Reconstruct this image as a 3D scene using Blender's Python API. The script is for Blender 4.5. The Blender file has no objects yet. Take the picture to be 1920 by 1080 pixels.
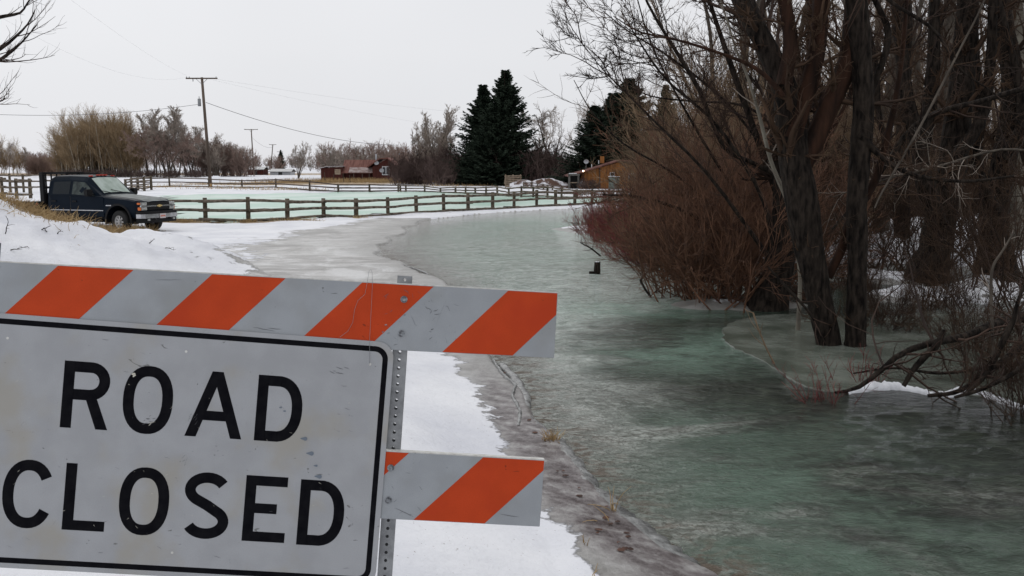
import bpy, bmesh, math, random
import numpy as np
from mathutils import Vector, Matrix

C = bpy.context.scene
COL = C.collection
W = -0.5                                   # level of the flood water and of the plain

# ------------------------------------------------------------------ camera, light
FOC = 1700.0                               # focal length in pixels of the 1920 px wide photograph
PITCH = math.atan(228 / FOC)
CAM = np.array([0.0, 0.0, 1.8])
cd = bpy.data.cameras.new('camera')
cam = bpy.data.objects.new('camera', cd)
COL.objects.link(cam)
cam.location = CAM
cam.rotation_euler = (math.pi / 2 - PITCH, 0, 0)
cd.sensor_width = 36.0
cd.lens = 36.0 * FOC / 1920
cd.clip_start = 0.05
cd.clip_end = 9000
C.camera = cam

SUN_EL, SUN_AZ = math.radians(42), math.radians(335)      # azimuth clockwise from +Y
w = bpy.data.worlds.new('World')
C.world = w
w.use_nodes = True
nt = w.node_tree
nt.nodes.clear()
wo = nt.nodes.new('ShaderNodeOutputWorld')
bg1 = nt.nodes.new('ShaderNodeBackground')
bg2 = nt.nodes.new('ShaderNodeBackground')
add = nt.nodes.new('ShaderNodeAddShader')
sky = nt.nodes.new('ShaderNodeTexSky')
sky.sky_type = 'NISHITA'
sky.sun_disc = False
sky.sun_elevation = SUN_EL
sky.sun_rotation = SUN_AZ
hs = nt.nodes.new('ShaderNodeHueSaturation')
hs.inputs['Saturation'].default_value = 0.25
nt.links.new(sky.outputs[0], hs.inputs['Color'])
nt.links.new(hs.outputs[0], bg1.inputs[0])
bg1.inputs[1].default_value = 0.012
# the layer of cloud: an even pale grey, a little brighter overhead, faintly mottled
tc = nt.nodes.new('ShaderNodeTexCoord')
sp = nt.nodes.new('ShaderNodeSeparateXYZ')
nt.links.new(tc.outputs['Generated'], sp.inputs[0])
cr = nt.nodes.new('ShaderNodeValToRGB')
cr.color_ramp.elements[0].position = 0.0
cr.color_ramp.elements[0].color = (0.635, 0.645, 0.685, 1)
cr.color_ramp.elements[1].position = 1.0
cr.color_ramp.elements[1].color = (0.84, 0.85, 0.87, 1)
e = cr.color_ramp.elements.new(0.12)
e.color = (0.71, 0.715, 0.74, 1)
nt.links.new(sp.outputs['Z'], cr.inputs[0])
nz = nt.nodes.new('ShaderNodeTexNoise')
nz.inputs['Scale'].default_value = 2.2
nz.inputs['Detail'].default_value = 3
nt.links.new(tc.outputs['Generated'], nz.inputs['Vector'])
mr = nt.nodes.new('ShaderNodeMapRange')
mr.inputs['From Min'].default_value = 0.3
mr.inputs['From Max'].default_value = 0.7
mr.inputs['To Min'].default_value = 0.955
mr.inputs['To Max'].default_value = 1.035
nt.links.new(nz.outputs[0], mr.inputs[0])
nt.links.new(cr.outputs[0], bg2.inputs[0])
nt.links.new(mr.outputs[0], bg2.inputs[1])
nt.links.new(bg1.outputs[0], add.inputs[0])
nt.links.new(bg2.outputs[0], add.inputs[1])
nt.links.new(add.outputs[0], wo.inputs[0])

sd_ = bpy.data.lights.new('sun', 'SUN')
sd_.energy = 0.5
sd_.angle = math.radians(35)
sd_.color = (1.0, 0.97, 0.93)
sun = bpy.data.objects.new('sun', sd_)
COL.objects.link(sun)
sdir = Vector((math.sin(SUN_AZ) * math.cos(SUN_EL), math.cos(SUN_AZ) * math.cos(SUN_EL), math.sin(SUN_EL)))
sun.rotation_euler = sdir.to_track_quat('Z', 'Y').to_euler()
sun.location = (0, 0, 30)

C.view_settings.view_transform = 'Standard'
C.view_settings.look = 'None'
C.view_settings.gamma = 1.0
C.view_settings.exposure = 0.0
C.view_settings.use_curve_mapping = False
C.render.engine = 'CYCLES'
C.cycles.max_bounces = 6
C.cycles.diffuse_bounces = 3
C.cycles.glossy_bounces = 3
C.cycles.use_denoising = True

# ------------------------------------------------------------------ sight lines
FW = np.array([0, math.cos(PITCH), -math.sin(PITCH)])
UP = np.array([0, math.sin(PITCH), math.cos(PITCH)])
XX = np.array([1.0, 0, 0])


def ray(px, py):
    return FW + XX * (px - 960) / FOC + UP * (540 - py) / FOC


def P(px, py, z=W):                        # the point of height z on a line of sight
    d = ray(px, py)
    return CAM + d * (z - CAM[2]) / d[2]


def PD(px, py, y):                         # the point at distance y on a line of sight
    d = ray(px, py)
    return CAM + d * y / d[1]


def mpp(y):                                # metres per photo pixel at distance y
    return y / FOC


# ------------------------------------------------------------------ scene helpers
def tag(o, label=None, cat=None, group=None, kind=None):
    if label: o['label'] = label
    if cat: o['category'] = cat
    if group: o['group'] = group
    if kind: o['kind'] = kind
    return o


def thing(name, label, cat, loc=(0, 0, 0), rz=0, group=None):
    o = bpy.data.objects.new(name, None)
    o.empty_display_size = 0.2
    COL.objects.link(o)
    o.location = loc
    o.rotation_euler = (0, 0, rz)
    return tag(o, label, cat, group)


def link(name, me, mat=None, parent=None, label=None):
    o = bpy.data.objects.new(name, me)
    COL.objects.link(o)
    if mat is not None and len(me.materials) == 0:
        me.materials.append(mat)
    if parent is not None: o.parent = parent
    if label: o['label'] = label
    return o


def mesh_np(name, V, F, smooth=False):
    V = np.asarray(V, dtype=np.float32); F = np.asarray(F, dtype=np.int32)
    me = bpy.data.meshes.new(name)
    k = F.shape[1]
    me.vertices.add(len(V)); me.vertices.foreach_set('co', V.ravel())
    me.loops.add(F.size); me.loops.foreach_set('vertex_index', F.ravel())
    me.polygons.add(len(F))
    me.polygons.foreach_set('loop_start', np.arange(0, F.size, k, dtype=np.int32))
    me.polygons.foreach_set('loop_total', np.full(len(F), k, dtype=np.int32))
    me.polygons.foreach_set('use_smooth', np.full(len(F), smooth, dtype=bool))
    me.update(calc_edges=True)
    return me


def bm_obj(name, bm, mat, parent=None, smooth=False, label=None):
    me = bpy.data.meshes.new(name)
    bmesh.ops.recalc_face_normals(bm, faces=bm.faces)
    bm.to_mesh(me); bm.free()
    if smooth:
        for p in me.polygons: p.use_smooth = True
    return link(name, me, mat, parent, label)


def box(bm, x0, x1, y0, y1, z0, z1, bev=0.0):
    r = bmesh.ops.create_cube(bm, size=1.0, matrix=Matrix.Translation(((x0 + x1) / 2, (y0 + y1) / 2, (z0 + z1) / 2)) @ Matrix.Diagonal((x1 - x0, y1 - y0, z1 - z0, 1)))
    if bev:
        es = list({e for v in r['verts'] for e in v.link_edges})
        bmesh.ops.bevel(bm, geom=es, offset=bev, segments=2, affect='EDGES')
    return bm


def boxo(name, x0, x1, y0, y1, z0, z1, mat, parent=None, bev=0.0, label=None):
    return bm_obj(name, box(bmesh.new(), x0, x1, y0, y1, z0, z1, bev), mat, parent, label=label)


def prism(bm, pts, thick, axis='y', off=0.0):
    """closed outline (a, b) extruded: axis y -> a=x b=z, axis x -> a=y b=z, axis z -> a=x b=y"""
    def v(a, b, t):
        return {'y': (a, t, b), 'x': (t, a, b), 'z': (a, b, t)}[axis]
    A = [bm.verts.new(v(a, b, off)) for a, b in pts]
    B = [bm.verts.new(v(a, b, off + thick)) for a, b in pts]
    bm.faces.new(A); bm.faces.new(B[::-1])
    n = len(pts)
    for i in range(n):
        bm.faces.new((A[i], B[i], B[(i + 1) % n], A[(i + 1) % n]))
    return bm


def cyl(bm, p0, p1, r0, r1=None, n=10, cap=True):
    r1 = r0 if r1 is None else r1
    p0, p1 = Vector(p0), Vector(p1)
    d = (p1 - p0).normalized()
    a = d.orthogonal().normalized(); b = d.cross(a)
    R = []
    for p, r in ((p0, r0), (p1, r1)):
        R.append([bm.verts.new(p + (a * math.cos(t) + b * math.sin(t)) * r) for t in [2 * math.pi * k / n for k in range(n)]])
    for k in range(n):
        bm.faces.new((R[0][k], R[0][(k + 1) % n], R[1][(k + 1) % n], R[1][k]))
    if cap:
        bm.faces.new(R[0][::-1]); bm.faces.new(R[1])
    return bm


# ------------------------------------------------------------------ materials
def mat(name, color, rough=0.8, metal=0.0, c2=None, scale=8.0, stretch=(1, 1, 1), detail=6, lo=0.35, hi=0.65, bump=0.0, bscale=None, spec=0.5, coat=0.0, coords='Object', emit=None):
    m = bpy.data.materials.new(name)
    m.use_nodes = True
    t = m.node_tree
    b = t.nodes['Principled BSDF']
    b.inputs['Roughness'].default_value = rough
    b.inputs['Metallic'].default_value = metal
    b.inputs['Specular IOR Level'].default_value = spec
    b.inputs['Coat Weight'].default_value = coat
    b.inputs['Base Color'].default_value = (*color, 1)
    if emit:
        b.inputs['Emission Color'].default_value = (*emit[:3], 1)
        b.inputs['Emission Strength'].default_value = emit[3]
    if c2 is not None or bump:
        tc = t.nodes.new('ShaderNodeTexCoord')
        mp = t.nodes.new('ShaderNodeMapping')
        mp.inputs['Scale'].default_value = stretch
        t.links.new(tc.outputs[coords], mp.inputs[0])
    if c2 is not None:
        n = t.nodes.new('ShaderNodeTexNoise')
        n.inputs['Scale'].default_value = scale
        n.inputs['Detail'].default_value = detail
        t.links.new(mp.outputs[0], n.inputs['Vector'])
        r = t.nodes.new('ShaderNodeValToRGB')
        r.color_ramp.elements[0].position = lo
        r.color_ramp.elements[1].position = hi
        r.color_ramp.elements[0].color = (*color, 1)
        r.color_ramp.elements[1].color = (*c2, 1)
        t.links.new(n.outputs[0], r.inputs[0])
        t.links.new(r.outputs[0], b.inputs['Base Color'])
    if bump:
        n2 = t.nodes.new('ShaderNodeTexNoise')
        n2.inputs['Scale'].default_value = bscale or scale
        n2.inputs['Detail'].default_value = 6
        t.links.new(mp.outputs[0], n2.inputs['Vector'])
        bp = t.nodes.new('ShaderNodeBump')
        bp.inputs['Strength'].default_value = 1.0
        bp.inputs['Distance'].default_value = bump
        t.links.new(n2.outputs[0], bp.inputs['Height'])
        t.links.new(bp.outputs[0], b.inputs['Normal'])
    return m


def N(t, kind, **kw):
    n = t.nodes.new(kind)
    for k, v in kw.items():
        if k in n.inputs: n.inputs[k].default_value = v
        else: setattr(n, k, v)
    return n


M = {}
M['bark'] = mat('bark', (0.006, 0.0045, 0.004), 0.95, c2=(0.040, 0.031, 0.025), scale=20, stretch=(1, 1, 0.28), bump=0.06, bscale=22, spec=0.15)
M['bark_red'] = mat('bark_red', (0.013, 0.007, 0.005), 0.9, c2=(0.048, 0.022, 0.013), scale=9, stretch=(1, 1, 0.2), bump=0.02, bscale=18, spec=0.2)
M['bark_pale'] = mat('bark_pale', (0.13, 0.115, 0.095), 0.9, c2=(0.24, 0.22, 0.18), scale=7, stretch=(1, 1, 0.4), bump=0.01, spec=0.2)
M['bark_grey'] = mat('bark_grey', (0.055, 0.046, 0.038), 0.9, c2=(0.13, 0.11, 0.09), scale=7, stretch=(1, 1, 0.3), bump=0.01, spec=0.2)
M['twig_wood'] = mat('twig_wood', (0.13, 0.096, 0.070), 0.9, c2=(0.29, 0.215, 0.155), scale=.5, spec=0.15)
M['bark_wood'] = mat('bark_wood', (0.07, 0.055, 0.042), 0.9, c2=(0.20, 0.155, 0.115), scale=2, stretch=(1, 1, .3), spec=0.15)
M['twig_hedge'] = mat('twig_hedge', (0.060, 0.040, 0.036), 0.9, c2=(0.14, 0.10, 0.088), scale=.5, spec=0.15)
M['twig'] = mat('twig', (0.032, 0.019, 0.013), 0.85, c2=(0.085, 0.050, 0.031), scale=1.3, spec=0.25)
M['twig_dark'] = mat('twig_dark', (0.026, 0.017, 0.014), 0.85, c2=(0.070, 0.043, 0.032), scale=1.2, spec=0.25)
M['twig_red'] = mat('twig_red', (0.050, 0.026, 0.018), 0.8, c2=(0.215, 0.108, 0.064), scale=3.2, spec=0.3)
M['twig_crimson'] = mat('twig_crimson', (0.10, 0.020, 0.022), 0.7, c2=(0.24, 0.055, 0.050), scale=2, spec=0.3)
M['twig_tan'] = mat('twig_tan', (0.11, 0.075, 0.048), 0.85, c2=(0.32, 0.225, 0.145), scale=0.8, spec=0.25)
M['twig_grey'] = mat('twig_grey', (0.22, 0.185, 0.16), 0.9, c2=(0.40, 0.34, 0.29), scale=0.6, spec=0.2)
M['twig_far'] = mat('twig_far', (0.18, 0.125, 0.105), 0.9, c2=(0.31, 0.225, 0.19), scale=0.25, spec=0.1)
M['twig_poplar'] = mat('twig_poplar', (0.20, 0.14, 0.082), 0.9, c2=(0.37, 0.27, 0.165), scale=0.3, spec=0.1)
M['bark_poplar'] = mat('bark_poplar', (0.20, 0.175, 0.14), 0.9, c2=(0.36, 0.32, 0.26), scale=1.0, spec=0.1)
M['needles'] = mat('needles', (0.012, 0.019, 0.013), 0.9, c2=(0.042, 0.058, 0.040), scale=1.6, spec=0.1)
M['needles_tip'] = mat('needles_tip', (0.09, 0.05, 0.03), 0.9, c2=(0.05, 0.045, 0.03), scale=2.0, spec=0.1)
M['log'] = mat('log', (0.085, 0.068, 0.052), 0.95, c2=(0.22, 0.185, 0.15), scale=5, detail=8, bump=0.01, bscale=25, spec=0.15)
M['post_wood'] = mat('post_wood', (0.060, 0.048, 0.036), 0.95, c2=(0.15, 0.125, 0.09), scale=6, detail=8, bump=0.01, bscale=25, spec=0.15)
M['plank'] = mat('plank', (0.22, 0.165, 0.12), 0.95, c2=(0.36, 0.29, 0.22), scale=4, spec=0.15)
M['pole_wood'] = mat('pole_wood', (0.07, 0.055, 0.045), 0.95, c2=(0.13, 0.10, 0.08), scale=3, stretch=(1, 1, 0.1), spec=0.15)
M['cable'] = mat('cable', (0.10, 0.10, 0.11), 0.7)
M['black'] = mat('black', (0.012, 0.012, 0.013), 0.6)
M['grass'] = mat('dry_grass_blades', (0.30, 0.20, 0.10), 0.9, c2=(0.52, 0.38, 0.20), scale=3.0, spec=0.15)
M['leaf'] = mat('dead_leaf', (0.045, 0.026, 0.022), 0.8, c2=(0.12, 0.06, 0.042), scale=9, spec=0.2)
M['snow_cap'] = mat('snow_cap', (0.80, 0.81, 0.85), 0.8, bump=0.03, bscale=6, spec=0.2)
M['steel'] = mat('galvanised_steel', (0.30, 0.31, 0.32), 0.45, metal=0.7, c2=(0.20, 0.205, 0.215), scale=30, bump=0.0005, bscale=90)
M['bolt'] = mat('bolt_zinc', (0.30, 0.32, 0.34), 0.4, metal=0.8, c2=(0.10, 0.10, 0.11), scale=120)

# ------------------------------------------------------------------ numpy noise
_rng = np.random.default_rng(5)
_lat = _rng.random((256, 256))


def vnoise(x, y):
    x = np.asarray(x, float); y = np.asarray(y, float)
    xi = np.floor(x).astype(int); yi = np.floor(y).astype(int)
    fx = x - xi; fy = y - yi
    fx = fx * fx * (3 - 2 * fx); fy = fy * fy * (3 - 2 * fy)
    a = _lat[xi % 256, yi % 256]; b = _lat[(xi + 1) % 256, yi % 256]
    c = _lat[xi % 256, (yi + 1) % 256]; d = _lat[(xi + 1) % 256, (yi + 1) % 256]
    return (a * (1 - fx) + b * fx) * (1 - fy) + (c * (1 - fx) + d * fx) * fy


def fbm(x, y, o=4):
    s = 0; a = 0.5
    for k in range(o):
        s = s + a * vnoise(x * 2 ** k + 17.3 * k, y * 2 ** k + 9.1 * k); a *= 0.5
    return s / (1 - 0.5 ** o)


def sdist(X, Y, poly):
    """signed distance to a closed polygon, positive inside"""
    poly = np.asarray(poly, float)
    d2 = np.full(X.shape, 1e18); ins = np.zeros(X.shape, bool)
    n = len(poly)
    for i in range(n):
        ax, ay = poly[i]; bx, by = poly[(i + 1) % n]
        ex, ey = bx - ax, by - ay
        L = ex * ex + ey * ey + 1e-12
        t = np.clip(((X - ax) * ex + (Y - ay) * ey) / L, 0, 1)
        d2 = np.minimum(d2, (X - ax - t * ex) ** 2 + (Y - ay - t * ey) ** 2)
        cnd = ((ay > Y) != (by > Y))
        with np.errstate(divide='ignore', invalid='ignore'):
            xc = ax + (Y - ay) * ex / (ey if abs(ey) > 1e-12 else 1e-12)
        ins ^= cnd & (X < xc)
    return np.where(ins, 1, -1) * np.sqrt(d2)


def sstep(a, b, x):
    t = np.clip((x - a) / (b - a), 0, 1)
    return t * t * (3 - 2 * t)


def pxs(lst, z=W):
    return [tuple(P(a, b, z)[:2]) for a, b in lst]

# ================================================================== GROUND
# the plain is flat; the snowed verge where the barricade stands is half a metre higher, a ploughed bank lies left of the road
WATER = pxs([(1345, 1085), (1245, 1040), (1152, 960), (1092, 890), (1052, 830), (1003, 790), (987, 740), (940, 672), (880, 600), (812, 540), (752, 500), (706, 470), (712, 446), (740, 428), (800, 412), (900, 401), (1000, 394.5), (1110, 389), (1200, 388)], W) + \
    [(30, 41), (60, 41), (80, -30), (3.0, -30), (2.0, 1.5)]
ICE = pxs([(300, 417), (420, 421), (600, 411), (700, 403), (830, 397), (960, 389), (1110, 382), (1195, 381)], W) + [(30, 44), (45, 70)] + \
    pxs([(1110, 369), (1000, 364), (860, 358.5), (740, 358), (640, 359.5), (480, 362), (330, 364.5), (270, 366)], W)
NEAR = [(P(1135, 1080, -.32)[0] + .05, 1.5)] + pxs([(1135, 1080), (1123, 1060), (1082, 992), (1020, 950), (958, 850), (933, 800), (903, 735), (858, 665)], -.32)
SNOW_A = NEAR + pxs([(800, 612), (690, 570), (600, 562), (500, 545), (450, 515), (440, 490), (455, 462), (530, 437), (640, 420), (760, 405), (960, 392.8), (960, 391), (830, 397.5), (700, 403), (600, 411), (420, 421), (300, 417)], W) + \
    [(-60, 45), (-80, 0), (-60, -40), (3, -40), (2.2, -5)]
WA, IA, SA = map(np.array, (WATER, ICE, SNOW_A))
# the bank: points on its crest (x, y, height) taken along its silhouette
CREST = [PD(-420, 352, 14.0), PD(-120, 374, 14.6), PD(0, 392, 15.2), PD(50, 399, 15.5), PD(110, 415, 15.9), PD(180, 437, 16.5), PD(235, 446, 17.2), PD(300, 440, 18.0), PD(345, 455, 18.7), PD(400, 482, 19.0), PD(440, 505, 19.2)]


def height(X, Y):
    r = np.hypot(X, Y)
    sw = sdist(X, Y, WA); si = sdist(X, Y, IA); ss = sdist(X, Y, SA)
    amp_ = 0.055 * np.clip(r - 7, 0, 26) * sstep(40, 34, Y)
    wob = (fbm(X * .75 + 9, Y * .38, 4) - .5) * 2 * amp_
    sw = sw + wob * sstep(5, 1.5, np.abs(sw)) * sstep(-6, -3, X) * sstep(6, 3, X); ss = ss + (fbm(X * .6 + 31, Y * .35 + 4, 4) - .5) * 2.2 * amp_ * sstep(6, 2, np.abs(ss))
    land = np.full(X.shape, W + 0.04)
    # raised verge around the camera
    k = sstep(10.5, 3.6, np.hypot(X + 1.0, (Y - 1.0) * 0.9)) * sstep(-0.35, 1.3, ss)
    land = land + 0.46 * k
    k2 = sstep(9, 3.5, r) * sstep(-1.1, 0.0, ss)
    land = np.maximum(land, W + 0.05 + 0.13 * k2 * sstep(0.15, -0.5, sw))
    # ploughed bank
    d = np.full(X.shape, 1e9); hz = np.zeros(X.shape)
    for a, b in zip(CREST[:-1], CREST[1:]):
        ex, ey = b[0] - a[0], b[1] - a[1]
        t = np.clip(((X - a[0]) * ex + (Y - a[1]) * ey) / (ex * ex + ey * ey), 0, 1)
        dd = np.hypot(X - a[0] - t * ex, Y - a[1] - t * ey)
        h = a[2] + t * (b[2] - a[2])
        q = dd < d
        d = np.where(q, dd, d); hz = np.where(q, h, hz)
    bump = (hz - W - .04) * np.exp(-(d / (1.6 + 0.9 * np.clip(hz - W, 0, 2))) ** 2)
    bump = bump * (0.93 + 0.14 * fbm(X * 1.3, Y * 1.3))
    land = land + np.clip(bump, 0, 5)
    n = fbm(X * 0.9, Y * 0.9, 5) - 0.5
    land = land + n * (0.10 + 0.34 * np.clip(bump, 0, 1)) * (1 + .5 * vnoise(X * 5, Y * 5)) * sstep(-0.2, 1.2, ss) + 0.03 * (fbm(X * .25 + 3, Y * .25) - .5) * sstep(30, 60, r)
    # strip of snow pushed against the fence
    # left, right woods and far land
    hill = 27 * np.exp(-((X + 1350) / 520) ** 2 - ((Y - 2100) / 500) ** 2) + 10 * sstep(900, 2600, r) * fbm(X / 900, Y / 900)
    land = land + hill * sstep(500, 1400, r)
    land = land + 0.010 * np.clip(np.hypot(X, Y - 10) - 330, 0, 400) * sstep(300, 500, r)
    # hummocks of snow and earth between the trees on the right
    wet = sstep(-0.05, 0.14, sw)
    bed = W - 0.14 - 0.1 * sstep(.5, 3, sw)
    for cx, cy, rx, ry, hh in HUMMOCKS:
        bed = bed + (hh + 0.26) * np.exp(-(((X - cx) / rx) ** 2 + ((Y - cy) / ry) ** 2) ** 2) * (0.75 + .5 * fbm(X * 2, Y * 2))
    z = land * (1 - wet) + bed * wet
    iced = sstep(0.0, 0.5, si)
    z = z * (1 - iced) + (W - 0.10) * iced
    return z, sw, si, ss


HUMMOCKS = []
for px, py, rx, ry, hh in ((1740, 560, 1.5, 0.8, .16), (1650, 520, 1.2, 1.6, .10), (1450, 488, 2.4, 2.0, .04), (1560, 480, 2.5, 2.2, .10), (1380, 572, 1.5, .8, .06), (1650, 468, 2.6, 1.8, .09), (1720, 492, 2.0, 1.6, .04),
                           (1880, 492, 3.0, 1.8, .12), (1800, 455, 4.0, 2.5, .06), (1300, 440, 3.5, 2.5, .14), (1180, 430, 3.5, 2.5, .10), (1900, 555, 1.2, .6, .08), (1560, 440, 6, 5, .08), (2100, 480, 5, 6, .2), (1750, 425, 9, 7, .08)):
    q = P(px, py, W)
    HUMMOCKS.append((q[0], q[1], rx, ry, hh))

na1 = np.linspace(-0.66, 0.72, 560)
na2 = np.linspace(0.72, 2 * math.pi - 0.66, 90)[1:]
AZ = np.concatenate([na1, na2])                              # azimuth from +Y, clockwise
RR = np.concatenate([[0.4], np.geomspace(1.0, 3.4, 22), np.geomspace(3.5, 60, 330), np.geomspace(61, 5200, 90)])
A_, R_ = np.meshgrid(AZ, RR)
GX = np.sin(A_) * R_; GY = np.cos(A_) * R_
GZ, GSW, GSI, GSS = height(GX, GY)
nr, na = GX.shape
V = np.stack([GX, GY, GZ], -1).reshape(-1, 3)
idx = np.arange(nr * na).reshape(nr, na)
nx = np.roll(idx, -1, axis=1)
F = np.stack([idx[:-1], nx[:-1], nx[1:], idx[1:]], -1).reshape(-1, 4)[:, ::-1]
# masks: where snow lies, where dead grass shows
DIST = np.hypot(GX, GY)
kk = 0.18 + 0.018 * DIST
kk = kk * (1 + 5.0 * sstep(-1.0, -3.5, GX + .18 * GY - 1.0 * 0) * sstep(6, 9, DIST) * sstep(33, 27, DIST))
snow = np.clip(GSS / kk, -1, 1)
inwood = GSW > 0
snow = np.where(inwood, np.clip((GZ - W - 0.075) / 0.07, -1, 1), snow)
beyond = (GSS < 0) & (GSW < 0) & (GY > 40)
road_zone = (GSS < 0) & (GSW < 0) & ~beyond
pb = np.array(ICE)
snow = np.where(beyond & (GSI < 0), 0.75, snow)
snow = np.where(DIST > 75, np.maximum(snow, 0.6 - 0.5 * sstep(180, 420, DIST)), snow)
grass = np.zeros(GX.shape)
for px, py, rx, ry, a in ((560, 344.5, 17, 14, 1.2), (700, 344, 10, 10, .9), (850, 346, 10, 10, .8), (330, 342, 9, 8, .5), (10, 327, 160, 40, 1.2), (250, 326, 160, 60, .7), (420, 346, 6, 5, .6), (540, 357, 7, 1.2, .5), (990, 345, 8, 10, .7)):
    q = P(px, py, W)
    grass = np.maximum(grass, a * np.exp(-((GX - q[0]) / rx) ** 2 - ((GY - q[1]) / ry) ** 2))
for a, b in zip(pxs([(300, 418), (390, 419), (470, 419)]), pxs([(390, 419), (470, 419), (560, 414)])):
    ex, ey = b[0] - a[0], b[1] - a[1]
    t = np.clip(((GX - a[0]) * ex + (GY - a[1]) * ey) / (ex * ex + ey * ey), 0, 1)
    grass = np.maximum(grass, .8 * np.exp(-(np.hypot(GX - a[0] - t * ex, GY - a[1] - t * ey) / .7) ** 2))
q = P(45, 395, .7)
grass = np.maximum(grass, 1.0 * np.exp(-((GX - CREST[2][0]) / 1.6) ** 2 - ((GY - CREST[2][1] - 1.2) / 1.0) ** 2))
grass = np.maximum(grass, .9 * np.exp(-((GX - CREST[4][0]) / 1.2) ** 2 - ((GY - CREST[4][1] - .3) / .8) ** 2))
wetedge = np.clip(1 + GSW / (0.25 + 0.055 * DIST), 0, 1) * (GY < 42)
shore = np.clip(1 - np.abs(GSW + 0.25) / (0.45 + 0.0 * GX), 0, 1) * sstep(12, 7, DIST)   # muddy band near the camera


def ground_material():
    m = bpy.data.materials.new('snow_and_slush')
    m.use_nodes = True
    t = m.node_tree; L = t.links
    b = t.nodes['Principled BSDF']
    geo = N(t, 'ShaderNodeNewGeometry')
    def noise(scale, stretch=(1, 1, 1), detail=5, rot=0.0, rough=0.5, dist=0.0):
        mp = N(t, 'ShaderNodeMapping')
        mp.inputs['Scale'].default_value = stretch
        mp.inputs['Rotation'].default_value = (0, 0, rot)
        L.new(geo.outputs['Position'], mp.inputs[0])
        n = N(t, 'ShaderNodeTexNoise', Scale=scale, Detail=detail, Roughness=rough, Distortion=dist)
        L.new(mp.outputs[0], n.inputs['Vector'])
        return n.outputs[0]
    def attr(nm):
        a = N(t, 'ShaderNodeAttribute'); a.attribute_name = nm
        return a.outputs['Fac']
    def math_(op, a, b_=None, c=None):
        n = N(t, 'ShaderNodeMath'); n.operation = op
        for i, v in enumerate((a, b_, c)):
            if v is None: continue
            if isinstance(v, (int, float)): n.inputs[i].default_value = v
            else: L.new(v, n.inputs[i])
        return n.outputs[0]
    def ramp(fac, stops):
        r = N(t, 'ShaderNodeValToRGB')
        els = r.color_ramp.elements
        while len(els) < len(stops): els.new(0.5)
        for e_, (p_, c_) in zip(els, stops):
            e_.position = p_; e_.color = (*c_, 1) if len(c_) == 3 else c_
        L.new(fac, r.inputs[0])
        return r.outputs[0]
    def mix(f, a, b_):
        n = N(t, 'ShaderNodeMix'); n.data_type = 'RGBA'
        L.new(f, n.inputs[0])
        for i, v in ((6, a), (7, b_)):
            if isinstance(v, tuple): n.inputs[i].default_value = (*v, 1)
            else: L.new(v, n.inputs[i])
        return n.outputs[2]
    BW = lambda a, b_: ramp_bw(a, b_)
    def ramp_bw(fac, lo, hi):
        n = N(t, 'ShaderNodeMapRange'); n.interpolation_type = 'SMOOTHSTEP'
        n.inputs['From Min'].default_value = lo; n.inputs['From Max'].default_value = hi
        L.new(fac, n.inputs[0])
        return n.outputs[0]
    nb = noise(3.0, detail=8, rough=.62); nf = noise(22, detail=5)
    # snow edge
    s = math_('ADD', attr('snow'), math_('MULTIPLY', math_('SUBTRACT', nb, 0.5), 2.3))
    s = math_('ADD', s, math_('MULTIPLY', math_('SUBTRACT', nf, 0.5), 0.35))
    sf = ramp_bw(s, -0.06, 0.10)
    # slush and road ice: streaks along the tracks
    st = noise(1.3, (0.50, 1.7, 1), 9, math.radians(-62), .68, 1.3)
    st2 = noise(0.35, (1, 1.6, 1), 5, math.radians(-30))
    slush = ramp(st, [(0.32, (0.15, 0.14, 0.13)), (0.44, (0.24, 0.23, 0.22)), (0.56, (0.40, 0.39, 0.38)), (0.70, (0.58, 0.57, 0.56))])
    slush = mix(math_('MULTIPLY', ramp_bw(st2, 0.45, 0.70), .6), slush, (0.50, 0.50, 0.485))
    pt = noise(0.55, (1, .6, 1), 8, math.radians(-40), .65, .6)
    slush = mix(math_('MULTIPLY', ramp_bw(pt, .50, .60), .75), slush, (0.60, 0.60, 0.60))
    slush = mix(math_('MULTIPLY', ramp_bw(pt, .47, .36), .6), slush, (0.15, 0.142, 0.13))
    slush = mix(math_('MULTIPLY', ramp_bw(math_('ADD', attr('wet'), math_('MULTIPLY', math_('SUBTRACT', pt, .5), 1.6)), .35, .95), .7), slush, (0.21, 0.205, 0.19))
    mudn = noise(6.5, (1, 1, 1), 8, 0, .65)
    mud = ramp(mudn, [(0.36, (0.06, 0.045, 0.045)), (0.5, (0.16, 0.14, 0.14)), (0.6, (0.27, 0.255, 0.25)), (0.68, (0.36, 0.35, 0.34))])
    slush = mix(ramp_bw(attr('shore'), 0.05, 0.7), slush, mud)
    snowc = ramp(noise(0.8, detail=7), [(0.3, (0.67, 0.68, 0.73)), (0.6, (0.82, 0.825, 0.855))])
    col = mix(sf, slush, snowc)
    g = math_('ADD', attr('grass'), math_('MULTIPLY', math_('SUBTRACT', noise(1.1, (1, 1, 1), 8, 0, .7), 0.5), 2.4))
    gf = math_('MULTIPLY', ramp_bw(g, 0.45, 0.75), ramp_bw(attr('grass'), 0.02, .2))
    grassc = ramp(noise(2.5, detail=6), [(0.35, (0.20, 0.13, 0.075)), (0.6, (0.42, 0.32, 0.20))])
    col = mix(gf, col, grassc)
    # specks of dirt and litter on the snow
    sp_ = ramp_bw(math_('ADD', noise(45, detail=2), math_('MULTIPLY', nb, .22)), 0.82, 0.87)
    col = mix(math_('MULTIPLY', sp_, 0.6), col, (0.18, 0.13, 0.10))
    L.new(col, b.inputs['Base Color'])
    rg = N(t, 'ShaderNodeMapRange'); L.new(sf, rg.inputs[0])
    rg.inputs['To Min'].default_value = 0.36; rg.inputs['To Max'].default_value = 0.85
    L.new(rg.outputs[0], b.inputs['Roughness'])
    b.inputs['Specular IOR Level'].default_value = 0.35
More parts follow.
